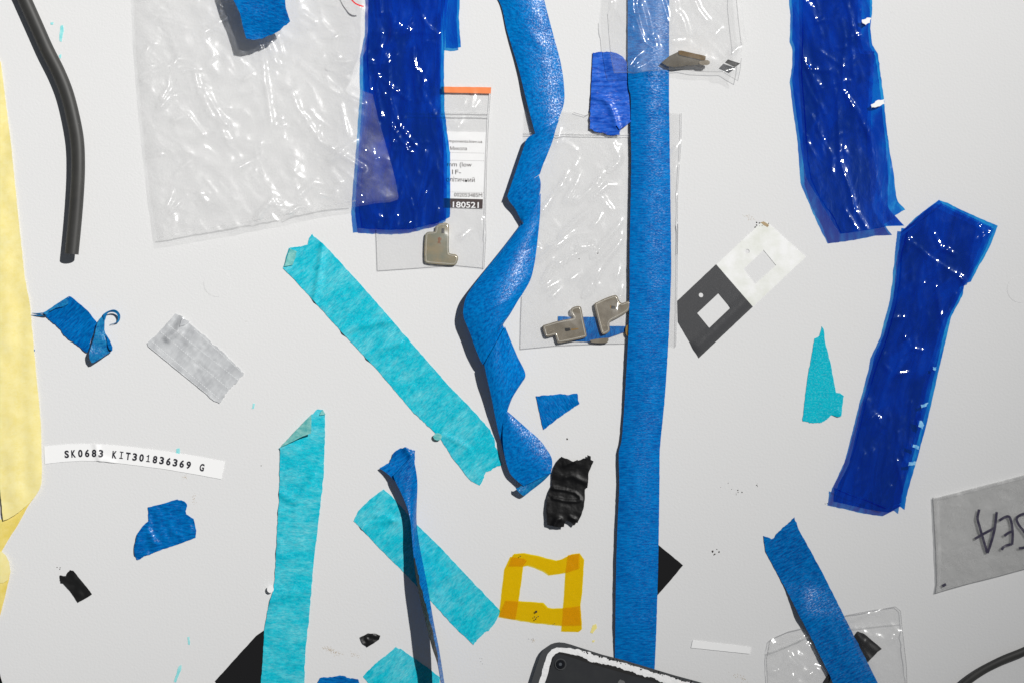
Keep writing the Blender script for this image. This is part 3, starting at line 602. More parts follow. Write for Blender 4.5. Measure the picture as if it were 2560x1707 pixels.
add_loft(mb, U([(427, 1437), (445, 1440), (490, 1414), (556, 1398), (624, 1362), (690, 1312)]), U([(440, 1460), (468, 1488), (497, 1498), (560, 1450), (640, 1388), (700, 1326)]), [20, 18, 18, 20], [26, 14, 12, 20], 2, 40, 8, mi=1)
o = mb.build('twisted_tape', [mBlueTwist, mBlueUnder]); tag(o, 'long glossy blue tape twisted into a spiral coil across the table', 'tape')

# ------------------------------------------------------------------ ultramarine piece, long tape
ut = thing('tape_piece', 1520, 230, 'short ultramarine tape piece with crumpled end beside the long blue tape', 'tape')
uz = lambda x, y: 5 + 6 * sstep((y - 230) / 90) + ridge(x, y, D([(840, 600), (900, 605), (940, 640), (965, 700), (985, 780)]), 5, 6) + 1.5 * pn(x / 30, y / 30, 6)
sheet('tape_strip', D([(838, 324), (860, 322), (920, 318), (945, 318), (985, 328), (1022, 350), (1048, 388), (1052, 480), (1062, 620), (1072, 742), (1040, 770), (1008, 795), (1004, 828), (950, 832), (880, 815), (820, 790), (826, 600)]), mUltra, ut, z=uz, th=1, res=6, torn=(0, 1, 2, 11, 12, 13, 14, 15), tear=1.8, along=(0, 1))
sheet('folded_tip', D([(984, 770), (1066, 736), (1074, 744), (1040, 772), (1000, 795)]), mUltra, ut, z=lambda x, y: uz(x, y) + 4, th=1, res=5, along=(1, .4))
mb = MB()
add_loft(mb, [(1569, -60), (1569.4, 0), (1570, 200), (1577, 245), (1576.5, 330), (1578, 410), (1574, 640), (1574, 735), (1570, 855), (1556, 1080), (1547, 1132), (1548, 1215), (1543, 1330), (1540, 1440), (1537, 1644), (1536, 1672)],
         [(1673, -60), (1673, 0), (1672.6, 230), (1674, 330), (1675.5, 450), (1678, 640), (1677, 716), (1671, 855), (1662, 994), (1650, 1119), (1649, 1180), (1646.5, 1360), (1641, 1570), (1636.5, 1672)],
         [7, 7, 9, 12, 14, 14, 14, 15, 16, 16, 12, 14, 15, 15, 15, 14, 3], [3, 3, 3, 3, 3, 3, 3, 3, 3, 3, 3, 3, 3, 3, 3, 3, 3], [2, 3, 7, 8, 8, 7, 7, 7, 7, 6, 6, 8, 8, 7, 6, 5, 1], 260, 20, noise=.8, seed=12, edge=.7)
o = mb.build('tape_strip', mBlueFibre); tag(o, 'long straight blue tape strip running the full height down to the tablet', 'tape')

# ------------------------------------------------------------------ clear bag hanging in at the top edge, its contents
tt = thing('plastic_bag', 1680, 90, 'clear crinkled bag over the long tape at the top picture edge', 'bag', 'clear zip bags')
to = [(1526, -60)] + N([(215, 200), (235, 480), (255, 720), (285, 900), (312, 1026), (490, 1020), (590, 1030), (760, 1000), (1080, 975), (1250, 965), (1420, 1000), (1700, 1012), (1830, 1010), (1940, 1080), (2040, 1136), (2070, 1000), (2090, 820), (2105, 640), (2180, 590), (2140, 400), (2120, 200), (2100, 0)]) + [(1850, -60)]
trd = [(N(q), h) for q, h in (([(575, 0), (600, 200), (660, 400), (735, 590), (840, 680)], 6), ([(690, 60), (740, 230), (790, 470)], 6), ([(880, 540), (910, 670)], 5), ([(970, 0), (1020, 160), (1065, 300)], 5), ([(1440, 20), (1490, 140), (1615, 300)], 5.5), ([(1160, 30), (1170, 200), (1120, 370)], 5), ([(1230, 200), (1290, 320), (1330, 490)], 5), ([(1100, 560), (1200, 540), (1320, 550)], 5), ([(1150, 610), (1250, 600), (1330, 590)], 5), ([(1720, 490), (1800, 400)], 4), ([(1950, 760), (2050, 670), (2140, 640)], 5), ([(2060, 1020), (2120, 930), (2180, 870)], 4), ([(620, 970), (760, 900), (860, 830)], 5), ([(520, 940), (620, 800), (750, 700)], 4), ([(270, 30), (240, 200), (205, 370)], 4), ([(1830, 1010), (1990, 970), (2060, 1000)], 4), ([(560, 380), (575, 450)], 4), ([(510, 60), (590, 200)], 4))]
tz = zz(36, 1715, 152, 70, 26, 8, 27, .9, trd)
tz2 = lambda x, y: np.maximum(tz(x, y), 34)
sheet('front_film', to, mZip, tt, z=tz2, th=0, res=4.5, rough=.5, seed=9)
sheet('back_film', [(x * .99 + 16, min(y, y * .99 + 1)) for x, y in to], mBagBack, tt, z=lambda x, y: 15 + 17 * sstep((1660 - x) / 60), th=0, res=14, rough=.5, seed=10)
ct_ = thing('metal_plate', 1710, 150, 'tilted metal plate with copper edge inside the bag at the top', 'metal plate', 'metal shield plates')
plate('plate_body', N([(985, 880), (1080, 800), (1215, 735), (1400, 790), (1570, 845), (1560, 870), (1480, 905), (1330, 910), (1180, 935), (1060, 925)]), mSteel, ct_, z0=lambda x, y: 19 + (150 - y) * .35, th=8, bev=1.5)
plate('copper_edge', N([(1215, 722), (1250, 720), (1585, 795), (1580, 835), (1545, 838), (1225, 762)]), mCopper, ct_, z0=lambda x, y: 21 + (150 - y) * .35, th=9, bev=1.5)
o = plate('metal_chip', chaikin(N([(1550, 850), (1640, 860), (1635, 905), (1540, 905), (1500, 880)]), 1), mSteel, z0=20, th=7, bev=2); tag(o, 'small bright metal chip beside the tilted copper edged plate', 'metal chip')
o = plate('black_chip', N([(1870, 880), (1905, 842), (2065, 895), (2000, 940)]), mBlackGloss, z0=lambda x, y: 19.0, th=7, bev=1); tag(o, 'tiny black chip in the corner of the bag at the top', 'chip')

# ------------------------------------------------------------------ middle zip bag with plates
mt = thing('zip_bag', 1495, 580, 'larger clear zip bag holding two metal plates under the long tape', 'bag', 'clear zip bags')
mo = D([(418, 684), (640, 684), (720, 690), (790, 712), (830, 690), (1380, 695), (1380, 780), (1378, 880), (1358, 1150), (1355, 1560)]) + H([(1325, 0), (1320, 400), (1318, 690), (1310, 710), (1040, 690), (850, 692), (620, 702), (415, 722), (418, 560), (424, 420)]) + D([(436, 1400), (424, 1100), (414, 850)])
mrid = [(H(q), h) for q, h in (([(530, 200), (620, 130), (720, 60), (820, 50)], 5), ([(560, 320), (600, 240), (680, 180)], 5), ([(640, 230), (720, 180), (830, 130)], 4), ([(760, 130), (830, 110), (850, 160)], 5), ([(800, 400), (860, 290), (960, 150), (1030, 60)], 4.5), ([(780, 340), (900, 200), (1000, 100)], 4), ([(570, 370), (640, 330)], 5), ([(600, 420), (650, 370)], 5), ([(1000, 420), (1030, 330), (1040, 250)], 5), ([(710, 320), (760, 280)], 4))] + \
       [(D(q), h) for q, h in (([(730, 1020), (745, 980)], 5), ([(680, 1220), (740, 1120), (760, 1060)], 4.5), ([(530, 1290), (600, 1190), (620, 1140)], 4.5), ([(740, 1230), (800, 1180), (870, 1110)], 4), ([(860, 1130), (900, 1050)], 4), ([(960, 1030), (1010, 980), (1060, 900)], 5), ([(960, 880), (990, 950)], 4), ([(900, 1220), (950, 1290)], 4), ([(650, 1440), (760, 1330), (880, 1240)], 4.5), ([(850, 1560), (960, 1420), (1060, 1320)], 4.5), ([(1320, 950), (1370, 870)], 4), ([(1320, 1080), (1350, 1010)], 4), ([(1320, 1250), (1355, 1180)], 4), ([(1320, 1420), (1360, 1360)], 4))]
mzf = zz(5, 1450, 815, 110, 55, 0, 33, 1.0, mrid + scatter_wrinkles((1330, 350, 1560, 740), 22, -52, 28, (12, 55), (1.4, 3.4), 15) + scatter_wrinkles((1330, 350, 1560, 740), 10, 62, 25, (10, 40), (1.4, 3.2), 16))
def mz(x, y):
    z = mzf(x, y) + bump2(x, y, 1400, 812, 62, 44, 13) + bump2(x, y, 1525, 790, 50, 44, 15)
    under = sstep((x - 1545) / 20) * sstep((1690 - x) / 20)
    return z * (1 - under) + np.minimum(z, 2.4) * under + .2
sheet('back_film', mo, mBagBack, mt, z=.8, th=0, res=16, rough=.5, seed=13)
sheet('front_film', mo, mZip, mt, z=mz, th=0, res=4.2, rough=.5, seed=14, along=(-.5, 1))
for d in (0, 13): sheet('zip_seal', D([(418, 812 + d), (700, 816 + d), (1066, 824 + d), (1066, 830 + d), (700, 822 + d), (418, 818 + d)]), mZipSeal, mt, z=lambda x, y: mz(x, y) + 1.2, th=.6, res=5, rough=.2)
def mplate(label, body, z0, th, spots, strip, mat=mSteel):
    p = chaikin(PZ(body), 2); t = thing('shield_plate', sum(q[0] for q in p) / len(p), sum(q[1] for q in p) / len(p), label, 'metal plate', 'metal shield plates')
    plate('plate_body', p, mat, t, z0=z0, th=th, bev=1.8)
    rim(t, p, z0 + th + .2)
    for s in spots: sheet('black_pad', PZ(s), mGap, t, z=z0 + th + .5, th=.4, res=6, rough=.3)
    for s in strip: sheet('bare_patch', PZ(s), mCopper, t, z=z0 + th + .3, th=.2, res=8, rough=.5)
mplate('L shaped textured metal plate with black pad in the larger zip bag', [(225, 560), (240, 555), (450, 492), (675, 455), (680, 430), (632, 360), (636, 320), (660, 295), (735, 275), (768, 285), (775, 300), (812, 500), (855, 690), (850, 715), (700, 750), (460, 800), (440, 795), (412, 690), (395, 680), (290, 712), (262, 700), (238, 620)], 5.5, 6.5,
       [[(540, 590), (615, 585), (625, 625), (570, 640), (545, 630)]], [[(632, 600), (740, 590), (740, 610), (640, 625)]])
mplate('smooth metal plate with small black square near the long tape edge', [(980, 240), (1010, 225), (1140, 160), (1280, 112), (1308, 130), (1330, 200), (1380, 245), (1490, 190), (1500, 260), (1480, 330), (1330, 420), (1180, 490), (1195, 600), (1190, 640), (1110, 678), (1085, 660), (1040, 480)], 6.5, 6.5,
       [[(1225, 262), (1285, 268), (1278, 312), (1220, 305)]], [[(1205, 260), (1222, 262), (1222, 300), (1210, 300)]])
o = sheet('tape_snippet', PZ([(445, 415), (620, 425), (800, 428), (960, 425), (1030, 440), (1200, 560), (1440, 560), (1450, 600), (1420, 650), (1300, 690), (1100, 760), (880, 790), (660, 780), (480, 700), (440, 500)]), mBlue, z=lambda x, y: 3.2 + .8 * pn(x / 20, y / 20, 2), th=.8, res=6, along=(1, .1)); tag(o, 'blue tape snippet under the metal plates inside the larger zip bag', 'tape')
o = plate('metal_bar', chaikin(PZ([(930, 772), (1165, 742), (1172, 765), (1150, 795), (945, 790)]), 1), mSteel, z0=4.2, th=7, bev=2.5); tag(o, 'short rounded metal bar at the bottom of the larger zip bag', 'metal bar')
o = plate('metal_bar', chaikin(PZ([(1455, 560), (1480, 560), (1490, 690), (1455, 690), (1445, 620)]), 1), mCopper, z0=4.2, th=7, bev=2.5); tag(o, 'brown metal bar end peeking from beneath the long blue tape', 'metal bar')

# ------------------------------------------------------------------ sticker, labels, silver tape
kt = thing('cutout_sticker', 1850, 725, 'flat sticker half white half dark grey with cut out windows and holes', 'sticker')
sheet('white_half', I([(275, 332), (478, 142), (505, 138), (682, 297), (441, 523)]), mWhiteFoil, kt, z=1.3, th=.8, res=14, rough=.3, holes=[circle(1640 + 415 / 1.823, 480 + 272 / 1.823, 6, 16), I([(490, 265), (547, 335), (450, 422), (398, 352)])])
sheet('dark_half', I([(274, 330), (441, 524), (195, 756), (100, 592), (98, 496)]), mGreyFoil, kt, z=lambda x, y: 1.5 + fold(x, y, I([(190, 700), (420, 480)]), 3.5, 22), th=.8, res=7, rough=.3, holes=[circle(1640 + 206 / 1.823, 480 + 470 / 1.823, 6, 16), I([(285, 462), (340, 528), (243, 620), (188, 553)])])
sheet('rust_stain', I([(476, 140), (490, 135), (516, 152), (508, 162), (490, 152)]), mRust, kt, z=1.6, th=.2, res=6, rough=1.5)
pt = thing('printed_label', 340, 1150, 'narrow white printed label strip with black letters and numbers', 'label')
lu = F([(270, 1262), (400, 1250), (500, 1247), (600, 1249), (700, 1255), (850, 1272), (1000, 1290), (1200, 1322), (1378, 1355)]); lb = F([(275, 1370), (400, 1356), (500, 1350), (600, 1352), (700, 1362), (850, 1380), (1000, 1400), (1200, 1434), (1355, 1463)])
lz = lambda x, y: 1.4 + ridge(x, y, F([(585, 1245), (612, 1360)]), 3, 6) + ridge(x, y, F([(630, 1340), (690, 1362)]), 2.5, 7)
sheet('label_paper', lu + lb[::-1], mPaper, pt, z=lz, th=.8, res=6, rough=.25)
mb = MB(); s = 'SK0683 KIT301836369 G'; cu = spline(F([(410, 1330), (500, 1325), (600, 1325), (700, 1333), (850, 1350), (1000, 1370), (1150, 1396), (1233, 1411)]), 21)
for i, ch in enumerate(s):
    if ch == ' ': continue
    a, b = cu[max(0, i - 1)], cu[min(20, i + 1)]; an = math.atan2(b[1] - a[1], b[0] - a[0])
    if ch in '1I':
        c_, s_ = math.cos(an), math.sin(an); pl = lambda a, b: (cu[i][0] + a * c_ + b * s_, cu[i][1] + a * s_ - b * c_)
        zf = lambda x, y: float(lz(np.array([x]), np.array([y]))[0]) + .35
        add_stroke(mb, [pl(0, 0), pl(0, 18)], 2.6, zf); add_stroke(mb, [pl(-4.6, 1.2), pl(4.6, 1.2)], 2.4, lambda x, y: zf(x, y) + .1)
        add_stroke(mb, [pl(-4.6, 16.8), pl(4.6, 16.8)] if ch == 'I' else [pl(-4.6, 13.2), pl(-2, 14.6), pl(.6, 17.2)], 2.4, lambda x, y: zf(x, y) + .1); continue
    add_text(mb, ch, cu[i][0], cu[i][1], 18, lambda x, y: float(lz(np.array([x]), np.array([y]))[0]) + .35, an, 'C', width=({'I': 9, '1': 7.5}.get(ch, 11.5)), bold=.042)
mb.build('printed_lettering', mInk, pt)
sv = thing('silver_tape', 490, 900, 'torn piece of silver grey cloth tape with visible threads', 'tape')
so = F([(1075, 450), (1120, 470), (1165, 515), (1200, 545), (1235, 575), (1280, 612), (1360, 680), (1440, 760), (1495, 815), (1460, 860), (1400, 920), (1345, 1000), (1310, 985), (1200, 890), (1100, 810), (905, 650), (900, 630), (960, 580)])
svz = lambda x, y: 2 + ridge(x, y, F([(1120, 480), (1085, 560), (1030, 605)]), 9, 9) + .9 * crinkle(x, y, 18, .7, 5, .72, 2.5) + .5 * pn(x / 14, y / 14, 8)
sheet('cloth_strip', so, mSilver, sv, z=svz, th=1, res=4, rough=.8, torn=(4, 5, 6, 7, 8, 9, 10), tear=3, along=(.74, .67))
sheet('folded_tip', F([(1115, 478), (1160, 500), (1135, 520), (1100, 530)]), mSilver, sv, z=lambda x, y: svz(x, y) + 3, th=1, res=5, along=(.74, .67))
for a, b in (((935, 625), (1345, 975)), ((985, 565), (1400, 910)), ((1030, 520), (1460, 858)), ((1190, 550), (1485, 812)), ((915, 655), (1320, 985))):
    mb = MB()
    for k in range(34):
        t0, t1 = k / 34, (k + .55) / 34; q = F([(a[0] + (b[0] - a[0]) * t0, a[1] + (b[1] - a[1]) * t0), (a[0] + (b[0] - a[0]) * t1, a[1] + (b[1] - a[1]) * t1)])
        add_stroke(mb, q, 1.6, lambda x, y: float(svz(np.array([x]), np.array([y]))[0]) + .7)
    mb.build('thread', mThread, sv)

# ------------------------------------------------------------------ teal pieces
def cre(x, y, lst): 
    z = 0
    for q, h, w in lst: z = z + ridge(x, y, q, h, w)
    return z
t16 = thing('teal_tape', 980, 880, 'longest diagonal teal tape strip with creases and a folded corner', 'tape', 'teal tape strips')
z16 = lambda x, y: 1.4 + cre(x, y, [(G([(385, 110), (365, 280), (335, 460)]), 5, 6), (G([(500, 630), (600, 585), (780, 560)]), 5, 7), (G([(640, 780), (740, 715), (830, 685)]), 5, 7), (G([(1075, 1190), (1220, 1045)]), 3.5, 4), (G([(1070, 1210), (1220, 1285)]), 2.5, 4)]) + .8 * pn(x / 25, y / 25, 3)
sheet('tape_strip', G([(325, 58), (350, 85), (385, 112), (600, 345), (780, 550), (900, 690), (1110, 930), (1220, 1040), (1350, 1185), (1418, 1385), (1370, 1405), (1320, 1440), (1290, 1505), (1240, 1480), (1130, 1345), (1060, 1230), (1020, 1190), (885, 1060), (700, 840), (500, 630), (330, 440), (190, 290), (155, 255), (190, 140), (250, 130), (300, 120), (305, 90)]), mTeal, t16, z=z16, th=.8, res=6, rough=1.0, torn=(0, 8, 9, 10, 11, 16, 23, 24, 25, 26), tear=2.4, along=(.67, .74))
sheet('folded_corner', G([(195, 140), (235, 160), (226, 200), (213, 235), (163, 246), (180, 190)]), mTealUnder, t16, z=lambda x, y: z16(x, y) + 4, th=.8, res=6, rough=.6)
t17 = thing('teal_tape', 730, 1380, 'upright teal tape strip with folded beige corner over black felt', 'tape', 'teal tape strips')
z17 = lambda x, y: 2.6 + cre(x, y, [(K([(200, 380), (300, 440), (415, 270)]), 3.5, 7), (K([(270, 385), (315, 385)]), 3, 5), (K([(190, 500), (290, 490)]), 2.5, 8), (K([(200, 690), (180, 760)]), 3, 5), (K([(135, 1060), (230, 1010), (390, 990)]), 3, 10)]) + 1.0 * pn(x / 30, y / 30, 5) + bump2(x, y, 705, 1105, 25, 20, 4)
sheet('tape_strip', G([(135, 1290), (320, 1095), (355, 1066), (385, 1068), (398, 1098)]) + K([(482, 10), (478, 130), (474, 270), (440, 560), (412, 800), (385, 1120), (360, 1350), (350, 1600), (348, 1720), (70, 1720), (78, 1600), (92, 1420), (102, 1230), (130, 1080), (160, 980), (168, 900), (180, 660), (195, 370), (201, 110)]), mTeal, t17, z=z17, th=.8, res=7, rough=1.2, torn=(1, 2, 3), tear=2, along=(-.08, 1))
sheet('folded_corner', G([(134, 1290), (222, 1196), (320, 1096), (318, 1205), (270, 1222), (225, 1245), (178, 1268)]), mTealUnder, t17, z=lambda x, y: 9 + .16 * (x - 700) + 0 * y, th=.8, res=6, rough=.6)
sheet('folded_tip', G([(385, 1068), (402, 1096), (366, 1100), (374, 1082)]), mTealUnder, t17, z=6, th=.8, res=5)
z18 = lambda x, y: 1.3 + cre(x, y, [(K([(710, 600), (820, 560), (940, 550)]), 3.5, 6), (K([(790, 520), (850, 520), (900, 545)]), 3, 5), (K([(1120, 780), (1200, 715)]), 2, 6), (K([(1150, 930), (1340, 870)]), 2, 8)]) + .7 * pn(x / 25, y / 25, 8)
o = sheet('teal_tape', K([(848, 355), (900, 400), (1055, 575), (1200, 715), (1340, 865), (1578, 1115), (1560, 1160), (1520, 1220), (1440, 1290), (1410, 1328), (1290, 1215), (1145, 1055), (960, 860), (800, 700), (710, 605), (660, 555), (690, 490), (760, 420)]), mTeal, z=z18, th=.8, res=6, rough=1.0, torn=(5, 6, 7, 8), tear=2.6, along=(.7, .71)); tag(o, 'teal tape strip crossed by the thin standing blue tape', 'tape', 'teal tape strips')
o = sheet('teal_tape', K([(925, 1340), (960, 1355), (1150, 1490), (1200, 1530), (1200, 1680), (860, 1680), (720, 1530), (740, 1500), (840, 1410), (880, 1380)]), mTeal, z=lambda x, y: 1.3 + .6 * pn(x / 25, y / 25, 18), th=.8, res=8, rough=1.0, torn=(0, 6, 7, 8, 9), tear=2.2, along=(.7, .71)); tag(o, 'teal tape corner cut off by the bottom picture edge near the thin blue tape', 'tape', 'teal tape strips')
o = sheet('teal_tape', I([(755, 612), (764, 625), (768, 650), (770, 680), (800, 800), (820, 912), (838, 915), (856, 928), (850, 970), (845, 1020), (830, 1024), (800, 1015), (780, 1035), (755, 1050), (700, 1052), (668, 1042), (672, 1000), (690, 850), (710, 740), (722, 668), (745, 655), (752, 630)]), crepe('teal crepe tape flat', alb(0, 165, 188), alb(10, 182, 200), fib=(7, 16), rough=.65, bump=.00006), z=lambda x, y: 1.3 + bump2(x, y, 2098, 1035, 12, 12, 4), th=.8, res=7, rough=1.0, torn=(11, 12, 13, 14, 18, 19), tear=1.5); tag(o, 'small tapering teal tape scrap alone between sticker and dark blue film', 'tape', 'teal tape strips')

# ------------------------------------------------------------------ thin standing blue tape
nt = thing('standing_tape', 1020, 1400, 'thin blue tape standing on edge with dirty adhesive and long dark shadow', 'tape')
mb = MB()
add_sheet(mb, SS([(22, 178), (60, 158), (85, 142), (110, 85), (150, 55), (188, 43), (215, 58), (253, 66), (250, 150), (200, 180), (160, 215), (120, 262), (85, 225)]), z=lambda x, y: 6 + 22 * sstep((y - 1150) / 60) + ridge(x, y, SS([(185, 45), (215, 80), (245, 150)]), 6, 7), th=.8, res=5, torn=(1, 2, 3, 4, 5, 6), tear=2, rough=.8, along=(.6, .8))
NB = MB(); add_loft(NB, SS([(112, 225), (124, 262), (160, 335), (200, 430), (222, 520), (232, 620), (238, 690), (262, 900), (292, 1050), (330, 1200), (362, 1330), (398, 1440), (420, 1568), (440, 1700)]), SS([(236, 100), (250, 150), (264, 230), (268, 300), (264, 400), (262, 520), (275, 640), (295, 750), (325, 900), (352, 1050), (378, 1200), (408, 1350), (438, 1540), (460, 1700)]), [33, 34, 38, 46, 52, 58, 64, 74, 86, 98, 108, 118], [26, 20, 10, 4, 2, 2, 10, 20, 32, 46, 58, 70], [2, 5, 6, 4, 3, 2, 2], 120, 10, noise=.8, seed=21)
NV = NB.v[:1200]; mb.add(NB.v, NB.f, NB.uv)
mb.build('tape_strip', mBlue, nt)
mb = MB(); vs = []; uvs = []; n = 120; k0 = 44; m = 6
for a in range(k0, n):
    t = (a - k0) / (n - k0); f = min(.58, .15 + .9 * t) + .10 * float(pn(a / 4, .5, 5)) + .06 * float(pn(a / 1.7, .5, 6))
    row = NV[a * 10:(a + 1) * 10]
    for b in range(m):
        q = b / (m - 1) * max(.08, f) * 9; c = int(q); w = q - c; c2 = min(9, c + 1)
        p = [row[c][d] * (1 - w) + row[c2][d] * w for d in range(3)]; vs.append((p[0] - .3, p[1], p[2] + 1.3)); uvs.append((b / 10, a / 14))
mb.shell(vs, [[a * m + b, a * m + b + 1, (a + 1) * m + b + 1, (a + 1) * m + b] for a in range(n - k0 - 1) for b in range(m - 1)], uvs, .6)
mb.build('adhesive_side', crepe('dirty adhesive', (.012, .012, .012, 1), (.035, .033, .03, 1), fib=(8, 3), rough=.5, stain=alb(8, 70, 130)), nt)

# ------------------------------------------------------------------ smaller blue scraps
ct2 = thing('tape_scrap', 180, 825, 'curled blue tape scrap with folded flaps and a hooked tail beside the yellow tape', 'tape scrap', 'blue tape scraps')
sheet('tape_strip', T([(840, 155), (880, 165), (960, 230), (1080, 330), (1200, 440), (1290, 560), (1365, 650), (1300, 830), (1240, 1000), (1200, 1190), (1160, 1200), (1100, 1160), (980, 1050), (850, 970), (740, 880), (700, 800), (620, 720), (500, 620), (405, 530), (450, 460), (640, 350), (820, 300)]), mBlue, ct2, z=lambda x, y: 4 + 7 * sstep((800 - y) / 50) + 4 * sstep((x - 200) / 30), th=.8, res=5, rough=.8, torn=(10, 11, 12, 13, 14, 15, 16, 17), tear=1.5, along=(.7, .7))
sheet('folded_flap', T([(838, 156), (826, 230), (828, 300), (740, 350), (600, 375), (470, 440), (430, 500), (395, 500), (350, 465), (420, 430), (560, 330), (700, 240)]), mBlueUnder, ct2, z=lambda x, y: 17 - .05 * (x - 100), th=.8, res=5, rough=.5)
for q in ([(390, 478), (330, 475), (240, 478), (150, 465)], [(390, 500), (300, 515), (200, 512), (120, 505)]):
    mb = MB(); c = T(q); add_loft(mb, [(x, y - 2.2 * (1 - i / 3.3)) for i, (x, y) in enumerate(c)], [(x, y + 2.2 * (1 - i / 3.3)) for i, (x, y) in enumerate(c)], [12, 6, 4, 3], [12, 6, 4, 3], 0, 16, 3); mb.build('torn_thread', mBlueUnder, ct2)
sheet('curled_flap', T([(1560, 460), (1470, 500), (1400, 600), (1365, 665), (1340, 760), (1300, 950), (1250, 1090), (1215, 1200), (1222, 1320), (1260, 1395), (1300, 1390), (1450, 1300), (1560, 1225), (1650, 1165), (1652, 1100), (1600, 970), (1520, 850), (1500, 780), (1505, 620)]), mBlueUnder, ct2, z=lambda x, y: 24 - .16 * (x - 225) + 4 * pn(x / 30, y / 30, 3), th=.8, res=5, rough=.5, along=(.3, 1))
sheet('inner_face', T([(1520, 852), (1600, 970), (1652, 1100), (1648, 1162), (1590, 1140), (1560, 1060), (1545, 950)]), mBlue, ct2, z=24, th=.8, res=5, rough=.3)
mb = MB(); co = T([(1470, 500), (1540, 450), (1600, 425), (1680, 410), (1750, 440), (1795, 510), (1790, 590), (1750, 650), (1690, 672), (1600, 692)]); ci = T([(1500, 640), (1545, 500), (1590, 462), (1660, 455), (1720, 480), (1752, 540), (1752, 600), (1720, 640), (1690, 660), (1600, 686)])
add_loft(mb, co, ci, [26, 24, 20, 14, 10, 6, 4], [20, 20, 16, 14, 12, 12, 4], 0, 50, 5); mb.build('hooked_tail', mBlueUnder, ct2)
ft2 = sheet('tape_scrap', J([(1100, 258), (1180, 240), (1320, 200), (1360, 212), (1390, 235), (1385, 310), (1440, 345), (1460, 430), (1455, 485), (1320, 535), (1160, 590), (1025, 650), (1000, 620), (998, 560), (1020, 460), (1060, 400), (1105, 360)]), mBlue, z=lambda x, y: 2 + ridge(x, y, J([(1010, 600), (1035, 480), (1100, 440), (1150, 520)]), 5, 9) + 2.2 * pn(x / 22, y / 22, 4) + 1.0 * pn(x / 9, y / 9, 14), th=.9, res=4.5, rough=.8, torn=(2, 3, 4, 10, 11), tear=1.8); tag(ft2, 'flat blue tape scrap with a notched waist below the printed label', 'tape scrap', 'blue tape scraps')
o = sheet('tape_scrap', H([(507, 990), (560, 985), (640, 978), (690, 984), (745, 975), (758, 1035), (690, 1080), (620, 1130), (550, 1185), (530, 1100)]), mBlueFibre, z=lambda x, y: 2.5 + ridge(x, y, H([(690, 1050), (760, 990)]), 3, 6) + 1.2 * pn(x / 18, y / 18, 4), th=.9, res=5, rough=.8, torn=(0, 1, 2, 3, 4, 5, 6, 7), tear=1.6, along=(.8, -.5)); tag(o, 'small four sided blue tape scrap below the larger zip bag', 'tape scrap', 'blue tape scraps')
o = sheet('tape_scrap', K([(436, 1560), (450, 1535), (480, 1530), (560, 1522), (600, 1522), (640, 1538), (690, 1545), (700, 1570), (700, 1700), (430, 1700)]), mBlue, z=3, th=.9, res=7, torn=(1, 2, 3, 4, 5, 6), tear=2); tag(o, 'blue tape scrap showing only its torn top at the bottom picture edge', 'tape scrap', 'blue tape scraps')
o = sheet('tape_strip', M([(363, 378), (380, 430), (400, 480), (560, 770), (760, 1170), (960, 1568), (1020, 1690), (720, 1740), (600, 1480), (470, 1220), (360, 1010), (260, 820), (155, 625), (140, 510), (165, 520), (200, 535), (240, 490), (300, 435)]), mBlue, th=1, res=7, rough=.9, torn=(0, 13, 14, 15, 16, 17), tear=2.2, along=(.45, .89),
    z=lambda x, y: 2.5 + 10 * sstep((y - 1440) / 120) + np.maximum(-9, (lambda d: -.06 * d - .0010 * np.maximum(d, 0) ** 2)((x - 1992) * .89 - (y - 1420) * .45)) * sstep((y - 1440) / 120) + bump2(x, y, 2012, 1515, 34, 45, 6) + .7 * pn(x / 30, y / 30, 4)); tag(o, 'slanting blue tape strip lying across the bag with the black scrap', 'tape')

# ------------------------------------------------------------------ black pieces
bt2 = thing('black_tape', 1420, 1230, 'crumpled piece of shiny black electrical tape above the amber frame', 'tape')
vo = V([(380, 145), (420, 165), (500, 190), (590, 235), (660, 200), (680, 215), (740, 195), (790, 175), (845, 185), (910, 205), (955, 228), (920, 300), (865, 440), (858, 600), (845, 700), (800, 720), (800, 900), (780, 1050), (740, 1180), (670, 1325), (640, 1325), (610, 1370), (540, 1310), (450, 1290), (425, 1400), (350, 1405), (240, 1390), (130, 1360), (110, 1100), (120, 920), (160, 760), (210, 660), (215, 450), (250, 330), (310, 220)])
vz = lambda x, y: 8 + 7 * sstep((y - 1210) / 80) + ridge(x, y, V([(240, 715), (450, 745), (620, 785), (710, 860), (720, 920), (640, 945), (450, 935), (230, 885)]), 2.6, 3.5) + ridge(x, y, V([(420, 310), (520, 260), (600, 235)]), 2, 4) + ridge(x, y, V([(450, 520), (560, 480), (720, 560), (800, 600)]), 2, 6) + .8 * pn(x / 22, y / 22, 6) + .9 * crinkle(x, y, 14, .6, 4) + ridge(x, y, V([(250, 1380), (300, 1270), (350, 1260)]), 4, 6) + ridge(x, y, V([(540, 1230), (620, 1260)]), 3, 5)
sheet('tape_strip', vo, mBlackTape, bt2, z=vz, th=1, res=3.5, rough=.6, torn=(3, 4, 5, 6, 7, 8, 20, 21, 22, 24), tear=1.2)
sheet('loose_tab', V([(842, 118), (905, 140), (905, 205), (842, 188)]), mBlackTape, bt2, z=9, th=.8, res=5, rough=.5)
o = sheet('black_scrap', J([(520, 725), (545, 730), (615, 815), (685, 905), (630, 940), (580, 968), (520, 880), (470, 825), (450, 822), (445, 800), (445, 765), (490, 770), (505, 740)]), mBlackGloss, z=lambda x, y: 3 + .9 * pn(x / 16, y / 16, 3), th=1.5, res=4, rough=.6, torn=(8, 9, 10, 11, 12), tear=1.5); tag(o, 'small oblong black scrap alone near the curled yellow tape', 'black scrap', 'black scraps')
